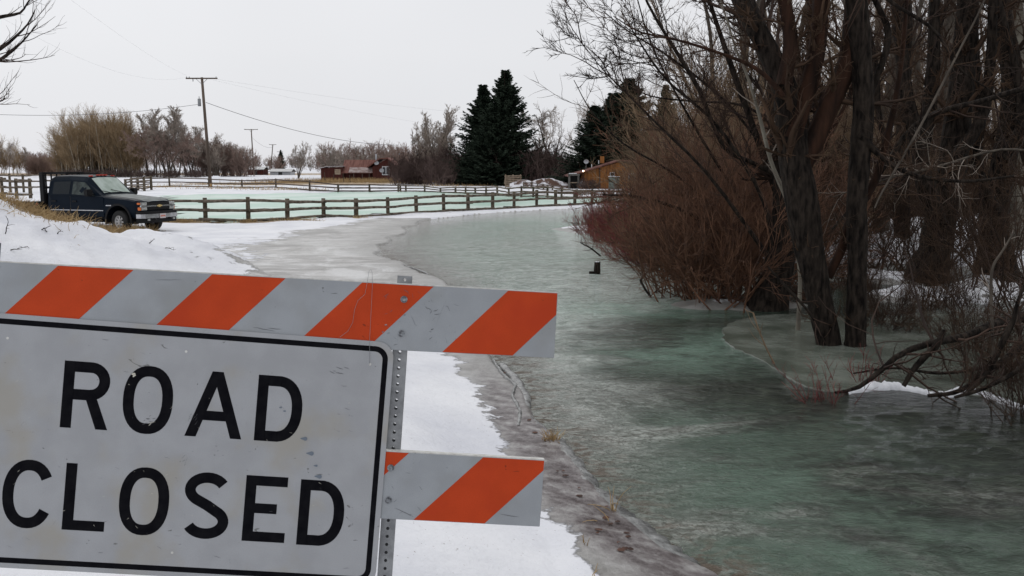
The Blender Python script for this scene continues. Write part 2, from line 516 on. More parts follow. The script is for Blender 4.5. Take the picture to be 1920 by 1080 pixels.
    hgt = math_('ADD', math_('MULTIPLY', sf, 0.5), math_('MULTIPLY', nb, 0.9))
    hgt = math_('ADD', hgt, math_('MULTIPLY', nf, 0.12))
    bp = N(t, 'ShaderNodeBump', Strength=0.8, Distance=0.07)
    L.new(hgt, bp.inputs['Height']); L.new(bp.outputs[0], b.inputs['Normal'])
    return m


GMAT = ground_material()


def split_ground(name, fmask):
    f = F[fmask]
    used, inv = np.unique(f, return_inverse=True)
    me = mesh_np(name, V[used], inv.reshape(-1, 4), True)
    for nm, arr in (('snow', snow), ('grass', grass), ('shore', shore), ('wet', wetedge)):
        a = me.attributes.new(nm, 'FLOAT', 'POINT')
        a.data.foreach_set('value', arr.ravel()[used].astype(np.float32))
    o = link(name, me, GMAT)
    o['kind'] = 'structure'
    return o


ROADP = np.array(pxs([(850, 660), (690, 570), (300, 540), (345, 505), (430, 465), (520, 436), (700, 408), (1000, 391.5), (1110, 389), (1110, 393), (900, 412), (770, 428), (716, 446), (706, 470), (752, 500), (812, 540), (940, 672)]))
fc = V[F].mean(1)
onroad = sdist(fc[:, 0], fc[:, 1], ROADP) > 0
far = np.hypot(fc[:, 0], fc[:, 1]) > 700
split_ground('ground', ~onroad & ~far)
split_ground('road', onroad)
split_ground('hills', far)


# ------------------------------------------------------------------ sheets of water and ice
def sheet(name, poly, z, m, cell, grow_=0.35, attrs=None, amp=None):
    """flat grid clipped to a polygon a little wider than the hollow it lies in"""
    x0, y0 = poly.min(0) - 1; x1, y1 = poly.max(0) + 1
    # spacing grows with distance from the camera
    ys = [max(y0, -8)]
    while ys[-1] < y1: ys.append(ys[-1] + cell * max(1.0, abs(ys[-1]) / 6))
    xs = [0.0]
    while xs[-1] < x1: xs.append(xs[-1] + cell * max(1.0, xs[-1] / 4))
    xn = [0.0]
    while xn[-1] > x0: xn.append(xn[-1] - cell * max(1.0, -xn[-1] / 4))
    xs = np.array(xn[::-1][:-1] + xs); ys = np.array(ys)
    X, Y = np.meshgrid(xs, ys)
    s = sdist(X, Y, poly)
    Z = np.full(X.shape, z)
    if amp is not None: Z = Z + amp(X, Y, s)
    id_ = np.arange(X.size).reshape(X.shape)
    f = np.stack([id_[:-1, :-1], id_[:-1, 1:], id_[1:, 1:], id_[1:, :-1]], -1).reshape(-1, 4)
    keep = (s.ravel()[f] > -grow_).all(1)
    f = f[keep]
    used, inv = np.unique(f, return_inverse=True)
    VV = np.stack([X, Y, Z], -1).reshape(-1, 3)
    me = mesh_np(name, VV[used], inv.reshape(-1, 4), True)
    if attrs:
        for nm, fn in attrs.items():
            a = me.attributes.new(nm, 'FLOAT', 'POINT')
            a.data.foreach_set('value', fn(X, Y, s).ravel()[used].astype(np.float32))
    o = link(name, me, m)
    o['kind'] = 'structure'
    return o


DEEP_SHADE = np.array(pxs([(1110, 640), (1230, 590), (1400, 556), (1700, 520), (2100, 500)]) + [(25, 16), (25, 1.5)] + pxs([(1560, 1085), (1470, 960), (1390, 870), (1270, 765), (1160, 690)]))
GREEN = [(P(a, b)[0], P(a, b)[1], rx, ry, k) for a, b, rx, ry, k in ((1500, 930, 1.4, 1.4, 1), (1600, 1040, 1.7, .9, 1), (1350, 800, .8, .8, .7), (1480, 820, 1.0, .8, .5), (1300, 665, 1.3, 1.2, .8), (1210, 577, 1.6, 1.2, .75), (1080, 425, 6, 6, .9), (950, 440, 5, 4, .5), (1200, 480, 5, 3, .5), (1390, 640, 1.5, 1.0, .6), (1850, 560, 3, 2, .3))]


def water_material(name):
    m = bpy.data.materials.new(name)
    m.use_nodes = True
    t = m.node_tree; L = t.links
    b = t.nodes['Principled BSDF']
    geo = N(t, 'ShaderNodeNewGeometry')
    def noise(scale, stretch=(1, 1, 1), detail=5, rot=0.0, rough=.5, dist=0.0):
        mp = N(t, 'ShaderNodeMapping')
        mp.inputs['Scale'].default_value = stretch
        mp.inputs['Rotation'].default_value = (0, 0, rot)
        L.new(geo.outputs['Position'], mp.inputs[0])
        n = N(t, 'ShaderNodeTexNoise', Scale=scale, Detail=detail, Roughness=rough, Distortion=dist)
        L.new(mp.outputs[0], n.inputs['Vector'])
        return n.outputs[0]
    def attr(nm):
        a = N(t, 'ShaderNodeAttribute'); a.attribute_name = nm
        return a.outputs['Fac']
    def math_(op, a, b_):
        n = N(t, 'ShaderNodeMath'); n.operation = op
        for i, v in enumerate((a, b_)):
            if isinstance(v, (int, float)): n.inputs[i].default_value = v
            else: L.new(v, n.inputs[i])
        return n.outputs[0]
    def mix(f, a, b_):
        n = N(t, 'ShaderNodeMix'); n.data_type = 'RGBA'
        L.new(f, n.inputs[0])
        for i, v in ((6, a), (7, b_)):
            if isinstance(v, tuple): n.inputs[i].default_value = (*v, 1)
            else: L.new(v, n.inputs[i])
        return n.outputs[2]
    def rng_(fac, lo, hi, a=0.0, b_=1.0):
        n = N(t, 'ShaderNodeMapRange'); n.interpolation_type = 'SMOOTHSTEP'
        n.inputs['From Min'].default_value = lo; n.inputs['From Max'].default_value = hi
        n.inputs['To Min'].default_value = a; n.inputs['To Max'].default_value = b_
        L.new(fac, n.inputs[0])
        return n.outputs[0]
    fl = math.radians(18)
    big = noise(0.55, (1, 1.5, 1), 7, fl, .6, .9)
    mid = noise(3.4, (1, 1.35, 1), 8, fl, .66, 1.1)
    fine = noise(15, (1, 1.5, 1), 6, fl, .65, .8)
    # pale ice under a skin of running water, mottled by what lies below
    pale = mix(rng_(mid, .38, .62), (0.24, 0.25, 0.225), (0.54, 0.56, 0.52))
    pale = mix(math_('MULTIPLY', rng_(fine, .54, .42), .8), pale, (0.09, 0.085, 0.07))
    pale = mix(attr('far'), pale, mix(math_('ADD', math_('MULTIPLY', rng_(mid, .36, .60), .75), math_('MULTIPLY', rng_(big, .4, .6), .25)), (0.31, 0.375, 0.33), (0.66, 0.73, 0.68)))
    deep_shade_c = mix(rng_(mid, .42, .66), (0.010, 0.013, 0.009), (0.036, 0.043, 0.030))  # deep channel, with tree shade and reflection painted into its dark colour
    dm = math_('ADD', attr('deep_shade'), math_('MULTIPLY', math_('SUBTRACT', big, .5), 1.7))
    col = mix(rng_(dm, 0.1, 0.9), pale, deep_shade_c)
    gm = math_('MULTIPLY', attr('green'), rng_(math_('ADD', big, math_('MULTIPLY', mid, .4)), .48, .85))
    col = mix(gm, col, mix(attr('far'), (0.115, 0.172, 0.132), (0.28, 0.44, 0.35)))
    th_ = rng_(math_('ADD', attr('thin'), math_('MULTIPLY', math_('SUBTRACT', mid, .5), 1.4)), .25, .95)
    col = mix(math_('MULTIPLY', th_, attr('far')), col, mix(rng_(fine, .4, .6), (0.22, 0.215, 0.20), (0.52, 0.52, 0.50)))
    bm_ = math_('MULTIPLY', attr('edge'), rng_(mid, .45, .6))
    col = mix(bm_, col, (0.13, 0.10, 0.075))
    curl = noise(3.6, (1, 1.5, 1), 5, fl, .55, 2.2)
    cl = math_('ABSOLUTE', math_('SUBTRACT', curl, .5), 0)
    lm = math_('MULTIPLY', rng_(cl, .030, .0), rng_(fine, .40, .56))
    lm = math_('MULTIPLY', lm, math_('ADD', math_('MULTIPLY', attr('deep_shade'), -.6), .8))
    col = mix(lm, col, (0.045, 0.045, 0.036))  # dark curly dashes of the wavelets painted into the colour
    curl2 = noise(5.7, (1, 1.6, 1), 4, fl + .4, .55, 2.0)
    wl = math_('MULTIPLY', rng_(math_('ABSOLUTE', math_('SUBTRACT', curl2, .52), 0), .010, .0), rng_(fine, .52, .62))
    col = mix(math_('MULTIPLY', wl, math_('ADD', math_('MULTIPLY', attr('deep_shade'), -.5), .55)), col, (0.55, 0.58, 0.55))  # fine pale curls painted on as glints of the ripples
    L.new(col, b.inputs['Base Color'])
    b.inputs['Roughness'].default_value = 0.07
    b.inputs['IOR'].default_value = 1.33
    b.inputs['Specular IOR Level'].default_value = 0.5
    rip = noise(9, (0.9, 1.4, 1), 6, fl, .6, 1.2)
    rip2 = noise(38, (0.9, 1.3, 1), 4, fl, .5, .8)
    hgt = math_('ADD', math_('MULTIPLY', rip, 1.0), math_('MULTIPLY', rip2, .22))
    bp = N(t, 'ShaderNodeBump', Strength=1.0, Distance=0.06)
    L.new(math_('MULTIPLY', math_('MULTIPLY', hgt, attr('rough')), math_('ADD', math_('MULTIPLY', attr('deep_shade'), -.45), 1.0)), bp.inputs['Height']); L.new(bp.outputs[0], b.inputs['Normal'])
    return m


def f_green(X, Y, s):
    g = np.zeros(X.shape)
    for cx, cy, rx, ry, k in GREEN: g = np.maximum(g, k * np.exp(-((X - cx) / rx) ** 2 - ((Y - cy) / ry) ** 2))
    return g


def f_deep_shade(X, Y, s):
    return sstep(-1.6, 1.0, sdist(X, Y, DEEP_SHADE))


def f_rough(X, Y, s):                      # the still water under the trees is nearly flat, the current is ruffled
    return 1.0 - 0.72 * sstep(0.5, 3.5, X * .9 + .12 * Y - 3.2) * sstep(6, 9, Y)


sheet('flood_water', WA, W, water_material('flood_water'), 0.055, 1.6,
      {'green': f_green, 'deep_shade': f_deep_shade, 'edge': lambda X, Y, s: sstep(.7, 0, s), 'thin': lambda X, Y, s: np.clip(1 - s / (.3 + .11 * np.hypot(X, Y)), 0, 1) * sstep(8, 5, X), 'far': lambda X, Y, s: sstep(5.5, 15, Y - .9 * X + 1.0) * sstep(9, 2, X - .22 * Y), 'rough': f_rough},
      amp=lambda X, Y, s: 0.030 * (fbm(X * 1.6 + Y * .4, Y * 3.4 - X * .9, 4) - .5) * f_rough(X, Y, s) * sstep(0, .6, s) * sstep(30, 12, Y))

im = mat('green_ice', (0.34, 0.53, 0.43), 0.35, c2=(0.52, 0.64, 0.57), scale=0.30, stretch=(1, .6, 1), detail=9, lo=.40, hi=.60, bump=0.03, bscale=2.0, spec=0.35)
sheet('field_ice', IA, W + 0.004, im, 0.25, 0.05)

# ================================================================== ROAD CLOSED BARRICADE
I = 0.0254
ROT = Matrix(((0.993353, -0.081998, 0.080779), (0.071027, 0.988913, 0.130405), (-0.090576, -0.123801, 0.988165)))
ORG = Vector((-1.006946, 2.689912, 0.930818))


def wear_mat(name, base, dark, tint, rough=0.45):
    """reflective sheeting: fine grain, faint stains, a few scuffs"""
    m = bpy.data.materials.new(name); m.use_nodes = True
    t = m.node_tree; L = t.links; b = t.nodes['Principled BSDF']
    tc = N(t, 'ShaderNodeTexCoord')
    def noise(scale, stretch=(1, 1, 1), detail=5, dist=0.0):
        mp = N(t, 'ShaderNodeMapping'); mp.inputs['Scale'].default_value = stretch
        L.new(tc.outputs['Object'], mp.inputs[0])
        n = N(t, 'ShaderNodeTexNoise', Scale=scale, Detail=detail, Distortion=dist); L.new(mp.outputs[0], n.inputs['Vector'])
        return n.outputs[0]
    def rr(f, lo, hi, a=0., c=1.):
        n = N(t, 'ShaderNodeMapRange'); n.interpolation_type = 'SMOOTHSTEP'
        for k_, v_ in (('From Min', lo), ('From Max', hi), ('To Min', a), ('To Max', c)): n.inputs[k_].default_value = v_
        L.new(f, n.inputs[0]); return n.outputs[0]
    def mix(f, a, c):
        n = N(t, 'ShaderNodeMix'); n.data_type = 'RGBA'; L.new(f, n.inputs[0])
        for i, v in ((6, a), (7, c)):
            if isinstance(v, tuple): n.inputs[i].default_value = (*v, 1)
            else: L.new(v, n.inputs[i])
        return n.outputs[2]
    c = mix(rr(noise(9), .35, .65), base, tuple(x * 0.90 for x in base))
    c = mix(rr(noise(400, detail=1), .4, .6, 0, .25), c, tuple(x * 0.7 for x in base))
    c = mix(rr(noise(5, detail=4), .50, .70, 0, .8), c, tint)
    c = mix(rr(noise(16, (1, 1, 2.2), 8, 1.5), .70, .74, 0, .75), c, dark)
    c = mix(rr(noise(60, detail=3), .74, .77, 0, .8), c, dark)
    L.new(c, b.inputs['Base Color'])
    b.inputs['Roughness'].default_value = rough
    b.inputs['Specular IOR Level'].default_value = 0.12
    return m


M['sheet_white'] = wear_mat('reflective_white', (0.375, 0.385, 0.405), (0.12, 0.12, 0.115), (0.335, 0.32, 0.285))
M['sheet_white2'] = wear_mat('reflective_white_rail', (0.345, 0.365, 0.39), (0.11, 0.115, 0.12), (0.275, 0.285, 0.29))
M['sheet_orange'] = wear_mat('reflective_orange', (0.52, 0.058, 0.014), (0.17, 0.03, 0.012), (0.44, 0.045, 0.013))
M['sheet_black'] = mat('black_ink', (0.004, 0.004, 0.006), 0.6, c2=(0.008, 0.008, 0.010), scale=30, spec=0.03)
M['rail_edge'] = mat('rail_edge_white', (0.62, 0.62, 0.60), 0.6, c2=(0.45, 0.44, 0.41), scale=40)
M['alu'] = mat('sheet_aluminium', (0.5, 0.5, 0.49), 0.4, metal=0.6)
M['scuff'] = mat('scuff', (0.10, 0.10, 0.11), 0.7)
M['scuff_pale'] = mat('scuff_pale', (0.5, 0.48, 0.42), 0.7)

bar = thing('road_closed_barricade', 'orange and white striped barricade carrying the white ROAD CLOSED sign', 'barricade')
bar.matrix_world = Matrix.Translation(ORG) @ ROT.to_4x4()


def clip_poly(poly, a, b, c):              # keep a*x + b*y <= c
    out = []
    for i in range(len(poly)):
        p, q = poly[i], poly[(i + 1) % len(poly)]
        dp, dq = a * p[0] + b * p[1] - c, a * q[0] + b * q[1] - c
        if dp <= 0: out.append(p)
        if (dp < 0 < dq) or (dq < 0 < dp):
            s = dp / (dp - dq)
            out.append((p[0] + s * (q[0] - p[0]), p[1] + s * (q[1] - p[1])))
    return out


def rail(ox, oz, ang, u0, u1, h, firsttop, slope, wid, pitch, label):
    """board whose top edge starts at (ox, oz) inches and runs at ang; stripes lean forward to the right"""
    r = boxo('rail', u0 * I, u1 * I, 0, 1.0 * I, -h * I, 0, M['sheet_white2'], bar, bev=.0012, label=label)
    r.location = (ox * I, 0.16 * I, oz * I)
    r.rotation_euler = (0, -ang, 0)
    e_ = boxo('edge_strip', (u0 + .02) * I, (u1 - .02) * I, -.0004, 1.01 * I, -.1 * I, .05 * I, M['rail_edge'], r)
    k = -12
    while True:
        t0 = firsttop + k * pitch
        k += 1
        if t0 > u1 + 14: break
        poly = [(t0, 0), (t0 + wid, 0), (t0 + wid - slope * h, -h), (t0 - slope * h, -h)]
        for cl in ((1, 0, u1 - .05), (-1, 0, -(u0 + .05)), (0, 1, -.14), (0, -1, h - .06)): poly = clip_poly(poly, *cl) if len(poly) > 2 else []
        if len(poly) < 3: continue
        bm_obj('stripe', prism(bmesh.new(), [(a * I, b * I) for a, b in poly][::-1], .0005, 'y', -.0005), M['sheet_orange'], r)
    return r


a1 = math.radians(1.43)
rail(0, 21.80, a1, -43.8, 43.83, 8.22, 1.75, 0.965, 8.75, 18.0, None)
a2 = math.radians(0.44)
rail(24.12, 1.76, a2, -67.9, 19.75, 8.4, 12.2, 0.98, 8.8, 18.0, None)

# sign panel: rounded corners, black border ring, letters


def rrect(hx, hz, r, n=8):
    pts = []
    for cx, cz, a0 in ((hx - r, hz - r, 0), (-hx + r, hz - r, 90), (-hx + r, -hz + r, 180), (hx - r, -hz + r, 270)):
        for k in range(n + 1):
            a = math.radians(a0 + 90 * k / n)
            pts.append((cx + r * math.cos(a) - (1.6 if cx < 0 else 0), cz + r * math.sin(a)))
    return pts


bm = prism(bmesh.new(), [(a * I, b * I) for a, b in rrect(24.15, 15.1, 2.0)], .0026, 'y', 0)
panel = bm_obj('sign_panel', bm, M['sheet_white'], bar)


def ring(name, outer, inner, m, parent, y0=-.0004, th=.0005):
    bm = bmesh.new()
    o1 = [bm.verts.new((a * I, y0, b * I)) for a, b in outer]; i1 = [bm.verts.new((a * I, y0, b * I)) for a, b in inner]
    o2 = [bm.verts.new((a * I, y0 + th, b * I)) for a, b in outer]; i2 = [bm.verts.new((a * I, y0 + th, b * I)) for a, b in inner]
    n = len(outer)
    for k in range(n):
        j = (k + 1) % n
        bm.faces.new((o1[k], o1[j], i1[j], i1[k])); bm.faces.new((o2[k], i2[k], i2[j], o2[j]))
        bm.faces.new((o1[k], o2[k], o2[j], o1[j])); bm.faces.new((i1[k], i1[j], i2[j], i2[k]))
    return bm_obj(name, bm, m, parent)


ring('border', rrect(23.5, 14.5, 1.6), rrect(22.85, 13.85, 1.0), M['sheet_black'], panel)

SW = 1.27                                  # stroke of the letters, inches


def stroke(path, closed=False, w_=SW):
    """centre line to left and right edges, butt ends"""
    n = len(path); Lf, Rt = [], []
    for i in range(n):
        if closed: a, b = path[i - 1], path[(i + 1) % n]
        else: a, b = path[max(0, i - 1)], path[min(n - 1, i + 1)]
        dx, dz = b[0] - a[0], b[1] - a[1]; l = math.hypot(dx, dz)
        nx_, nz_ = -dz / l * w_ / 2, dx / l * w_ / 2
        Lf.append((path[i][0] + nx_, path[i][1] + nz_)); Rt.append((path[i][0] - nx_, path[i][1] - nz_))
    return Lf, Rt


def arc(cx, cz, rx, rz, a0, a1_, n=14, p=1.0):
    out = []
    for k in range(n + 1):
        a = math.radians(a0 + (a1_ - a0) * k / n)
        c, s = math.cos(a), math.sin(a)
        out.append((cx + rx * math.copysign(abs(c) ** p, c), cz + rz * math.copysign(abs(s) ** p, s)))
    return out


def letter(name, x, z, strokes=(), polys=(), label=None):
    bm = bmesh.new(); yy = -.0004
    for path, closed in strokes:
        Lf, Rt = stroke(path, closed)
        n = len(Lf)
        a = [bm.verts.new(((x + p[0]) * I, yy, (z + p[1]) * I)) for p in Lf]; b = [bm.verts.new(((x + p[0]) * I, yy, (z + p[1]) * I)) for p in Rt]
        a2_ = [bm.verts.new((v.co.x, yy + .0005, v.co.z)) for v in a]; b2_ = [bm.verts.new((v.co.x, yy + .0005, v.co.z)) for v in b]
        for k in range(n if closed else n - 1):
            j = (k + 1) % n
            bm.faces.new((a[k], a[j], b[j], b[k])); bm.faces.new((a[k], a2_[k], a2_[j], a[j])); bm.faces.new((b[k], b[j], b2_[j], b2_[k]))
        yy -= .00004
    for k, poly in enumerate(polys):
        prism(bm, [((x + p[0]) * I, (z + p[1]) * I) for p in poly], .0005 + .00004 * k, 'y', -.0004 - .00004 * k)
    return bm_obj(name, bm, M['sheet_black'], panel, label=label)


h = SW / 2
rect = lambda x0, x1, z0, z1: [(x0, z0), (x1, z0), (x1, z1), (x0, z1)]


def O_(x, z, w_=5.85): letter('letter_o', x, z, [(arc(w_ / 2, 4, w_ / 2 - h, 4.1 - h, 0, 360 - 360 / 40, 39, .86), True)])


def D_(x, z, w_=5.5):
    pth = [(1.2, 8 - h), (w_ / 2, 8 - h)] + arc(w_ / 2 - .3, 4, w_ / 2 + .3 - h, 4 - h, 84, -84, 20, .88) + [(w_ / 2, h), (1.2, h)]
    letter('letter_d', x, z, [(pth, False)], [rect(0, SW, 0, 8)])


def E_(x, z, w_=5.1): letter('letter_e', x, z, [], [rect(0, SW, 0, 8), rect(SW - .01, w_ - .1, 8 - 1.2, 8), rect(SW - .01, w_ - 1.2, 3.45, 4.65), rect(SW - .01, w_, 0, 1.2)])


def L_(x, z, w_=4.9): letter('letter_l', x, z, [], [rect(0, SW, 0, 8), rect(SW - .01, w_, 0, 1.2)])


def C_(x, z, w_=5.6): letter('letter_c', x, z, [(arc(2.95, 4, 2.95 - h, 4.1 - h, 32, 328, 32, .9), False)])


def R_(x, z):
    pth = [(1.2, 8 - h), (3.2, 8 - h)] + arc(3.2, 5.72, 2.23 - h, 2.28 - h, 88, -88, 14) + [(3.2, 4.05), (1.2, 4.05)]
    letter('letter_r', x, z, [(pth, False)], [rect(0, SW, 0, 8), [(2.72, 3.6), (4.12, 0), (5.5, 0), (3.98, 3.75)]])


def A_l(x, z):
    letter('letter_a', x, z, [], [[(0, 0), (1.33, 0), (4.02, 8), (2.75, 8)], [(5.42, 0), (6.75, 0), (4.05, 8), (2.78, 8)], rect(1.4, 5.3, 2.05, 3.2)])


def S_(x, z):
    r_ = 2.0
    pth = arc(2.85, 5.92, 2.05, 1.5, 28, 180, 12) + arc(2.85, 5.92, 2.05, 1.5, 180, 236, 6)[1:] + [(2.85 + .1, 4.05)] + arc(2.85, 2.12, 2.12, 1.5, 55, 0, 6) + arc(2.85, 2.12, 2.12, 1.5, 0, -155, 14)[1:]
    letter('letter_s', x, z, [(pth, False)])


R_(-14.65, 2.05); O_(-7.6, 2.0); A_l(-0.1, 2.0); D_(8.15, 2.0)
zb = -10.15
C_(-20.6, zb); L_(-13.5, zb); O_(-7.1, zb - .05); S_(.32, zb - .15); E_(7.65, zb - .12); D_(14.2, zb - .22)

# rivets, scuffs and paint drips on the panel
for x, z in ((-0.67, 12.16), (21.39, 12.24), (-0.41, -12.2), (-21.4, 12.2)):
    bm = bmesh.new(); cyl(bm, (x * I, -.0008, z * I), (x * I, 0, z * I), .0040, n=12)
    rv = bm_obj('rivet', bm, M['rail_edge'], panel)
rng = random.Random(8)


def slivers(name, parent, m, items, y=-.0009):
    bm = bmesh.new()
    for x, z, a, l, wd in items:
        n = 5; pts = []
        for k in range(n + 1):
            t = k / n - .5
            pts.append((x + math.cos(a) * l * t + rng.uniform(-.03, .03), z + math.sin(a) * l * t + rng.uniform(-.03, .03), wd * (1 - 3.4 * t * t)))
        up = [bm.verts.new((px_ * I, y, (pz + q) * I)) for px_, pz, q in pts]; dn = [bm.verts.new((px_ * I, y, (pz - q) * I)) for px_, pz, q in pts]
        for k in range(n): bm.faces.new((up[k], up[k + 1], dn[k + 1], dn[k]))
    o = bm_obj(name, bm, m, parent)
    o['kind'] = 'stuff'
    return o


it = [(rng.uniform(-22, 22), rng.uniform(-13, 13), rng.choice([rng.uniform(-.6, .3), rng.uniform(1.2, 1.9)]), rng.uniform(.15, .9), rng.uniform(.006, .02)) for _ in range(60)]
it += [(-4.4 + rng.uniform(-.6, .8), 3.6 + rng.uniform(-.6, .5), rng.uniform(-.4, .9), rng.uniform(.2, .7), .03) for _ in range(9)]
it += [(17.5 + rng.uniform(-1, 1.4), 11.2 + rng.uniform(-.5, .4), -.3 + rng.uniform(-.2, .2), rng.uniform(.3, 1.0), .03) for _ in range(6)]
it += [(0.7 + rng.uniform(-.5, .5), 4.4 + rng.uniform(-1.2, 1), 1.1, rng.uniform(.3, .8), .025) for _ in range(7)]
it += [(0.3 + rng.uniform(-.4, .6), -1.1 + rng.uniform(-.8, .6), 1.3 + rng.uniform(-.7, .4), rng.uniform(.3, .9), .025) for _ in range(5)]
slivers('scuff_marks', panel, M['scuff'], it)
it = [(rng.uniform(-20, 20), rng.choice([rng.uniform(2, 10), rng.uniform(-10, -2)]), rng.uniform(-1, 1), rng.uniform(.1, .5), rng.uniform(.01, .03)) for _ in range(36)]
it += [(-6.6, 9.0, .1, .5, .16), (-6.5, 8.8, .5, .4, .14), (-4.0, 3.35, .3, .8, .04), (-4.2, 3.1, .8, .5, .06)]
slivers('scratches', panel, M['scuff_pale'], it, -.0011)
bm = bmesh.new()
for x, z, r_ in ((14.3, 2.6, .24), (15.2, .85, .26), (16.4, -1.9, .26), (15.9, -.6, .14), (11.1, 6.2, .1), (11.6, 5.8, .11)):
    vs = [bm.verts.new(((x + r_ * math.cos(t_) * (1.0 if math.cos(t_) > 0 else 1 + 1.6 * abs(math.cos(t_)) ** 6)) * I, -.0012, (z + r_ * math.sin(t_)) * I)) for t_ in [2 * math.pi * k / 20 for k in range(20)]]
    bm.faces.new(vs)
pd_ = bm_obj('paint_drip', bm, mat('drip_paint', (0.13, 0.16, 0.20), 0.4), panel); pd_['kind'] = 'stuff'

# square perforated posts behind the rails


def perforated_post(cx, bottom, top):
    bm = bmesh.new(); s = .9 * I; n = 12; r_ = .2 * I
    nn = int(top - bottom)
    for side in range(4):
        def tr(u, z):
            return [(u, -s, z), (s, u, z), (-u, s, z), (-s, -u, z)][side]
        if side == 1:
            f_ = [bm.verts.new(tr(u_, z_ * I)) for u_, z_ in ((-s, bottom), (s, bottom), (s, bottom + nn), (-s, bottom + nn))]
            bm.faces.new(f_)
            continue
        for k in range(nn):
            zc = (bottom + k + .5) * I; hz = .5 * I
            inn, out = [], []
            for q in range(n):
                a = 2 * math.pi * (q + .5) / n + math.pi / 4
                c_, s_ = math.cos(a), math.sin(a); f = 1 / max(abs(c_), abs(s_))
                inn.append(bm.verts.new(tr(r_ * c_, zc + r_ * s_)))
                out.append((c_ * f * s, s_ * f * hz))
            ov = [bm.verts.new(tr(u, zc + v_)) for u, v_ in out]
            for q in range(n):
                bm.faces.new((inn[q], inn[(q + 1) % n], ov[(q + 1) % n], ov[q]))
            for cu in (0, 1, 2, 3):
                # the little corner triangles
                a = math.pi / 4 + cu * math.pi / 2
                cx_, cz_ = math.copysign(s, math.cos(a)), math.copysign(hz, math.sin(a))
                cand = sorted(range(n), key=lambda q_: (out[q_][0] - cx_) ** 2 + (out[q_][1] - cz_) ** 2)[:2]
                cv = bm.verts.new(tr(cx_, zc + cz_))
                try: bm.faces.new((ov[cand[0]], ov[cand[1]], cv))
                except ValueError: pass
    bmesh.ops.remove_doubles(bm, verts=bm.verts, dist=1e-6)
    o = bm_obj('post', bm, M['steel'], bar)
    o.location = (cx * I, (1.16 + .9) * I + .002, 0)
    return o


for cx, lean in ((25.0, .012), (-25.0, .012)):
    po = perforated_post(cx, -36.6, 23.5)
    po.rotation_euler = (0, -math.radians(.75), 0)
    ft = boxo('foot', (cx - 1.0) * I, (cx + 1.0) * I, -.62, .66, -37.8 * I, -35.9 * I, M['steel'], bar, bev=.002)

# bolts with washers
for x, z, y in ((24.86, 20.50, .16), (24.86, 16.31, .16), (24.9, -.32, .16), (24.95, -4.31, .16), (-24.86, 19.3, .16), (-24.86, 15.2, .16)):
    bm = bmesh.new(); y0 = y * I
    cyl(bm, (x * I, y0 - .0022, z * I), (x * I, y0, z * I), .43 * I, n=20)
    cyl(bm, (x * I, y0 - .0085, z * I), (x * I, y0 - .0022, z * I), .25 * I, .27 * I, n=6)
    bm_obj('bolt', bm, M['bolt'], bar)
# bullet chips and scuffs on the rail near the bolts
it = [(24.9 + rng.uniform(-2.5, 7), rng.uniform(15.6, 21.6), rng.uniform(-1.6, 1.6), rng.uniform(.15, .9), rng.uniform(.01, .04)) for _ in range(34)]
it += [(29.6, 19.5, 1.25, 3.2, .02), (26.2, 18.0, -1.05, 1.6, .03), (8.3, 15.55, -.1, 2.6, .03), (9.5, 15.7, 0, 1.8, .03), (-3.5, 20.6, .1, 3.2, .02)]
it += [(25 + rng.uniform(0, 4), rng.uniform(-6, 1), rng.uniform(-1.6, 1.6), rng.uniform(.15, .8), rng.uniform(.01, .03)) for _ in range(14)] + [(27, -5.7, -.38, 2.6, .03), (40, -5.3, -.1, 2.4, .03)]
slivers('scuff_marks', bar, M['scuff'], it, .16 * I - .0009)
it = [(22.9, 17.2, .2, .3, .08), (22.6, 16.3, .4, .22, .08), (23.3, 16.2, .4, .3, .07), (25.1, 18.6, .4, .2, .07), (28.3, 19.2, 1., .35, .09), (30.7, 17.7, .6, .2, .07), (25.0, 19.2, .4, .12, .05)]
slivers('chips', bar, M['bolt'], it, .16 * I - .0011)


WIRE_PTS = [(x * I, -.004 - .002 * (z > 15.2), z * I) for x, z in ((17.5, 15.3), (18.4, 16.1), (18.9, 17.2), (19.0, 18.8), (19.3, 19.9), (20.1, 20.8), (20.25, 22.2), (20.35, 23.6), (20.55, 23.9), (20.75, 23.5), (20.9, 22), (21.0, 19), (21.1, 15.3), (21.35, 12.2))]

# ================================================================== BRANCH GROWING


def nrm(v): return v / np.maximum(np.linalg.norm(v, axis=-1, keepdims=True), 1e-9)


def polylines(rng, pos, dr, L_, R_, seg, wig, up, tip, pw=1.0, curl=0.3):
    n = len(pos)
    pts = np.zeros((n, seg + 1, 3)); pts[:, 0] = pos
    d = nrm(dr)
    bias = rng.normal(size=(n, 3)) * wig * curl
    st = (L_ / seg)[:, None]
    upv = np.array([0, 0, 1.0]) * up
    for k in range(seg):
        d = nrm(d + rng.normal(size=(n, 3)) * wig + bias + upv)
        pts[:, k + 1] = pts[:, k] + d * st
    t = np.linspace(0, 1, seg + 1)[None, :]
    rad = R_[:, None] * (1 - (1 - tip) * t ** pw)
    return pts, rad


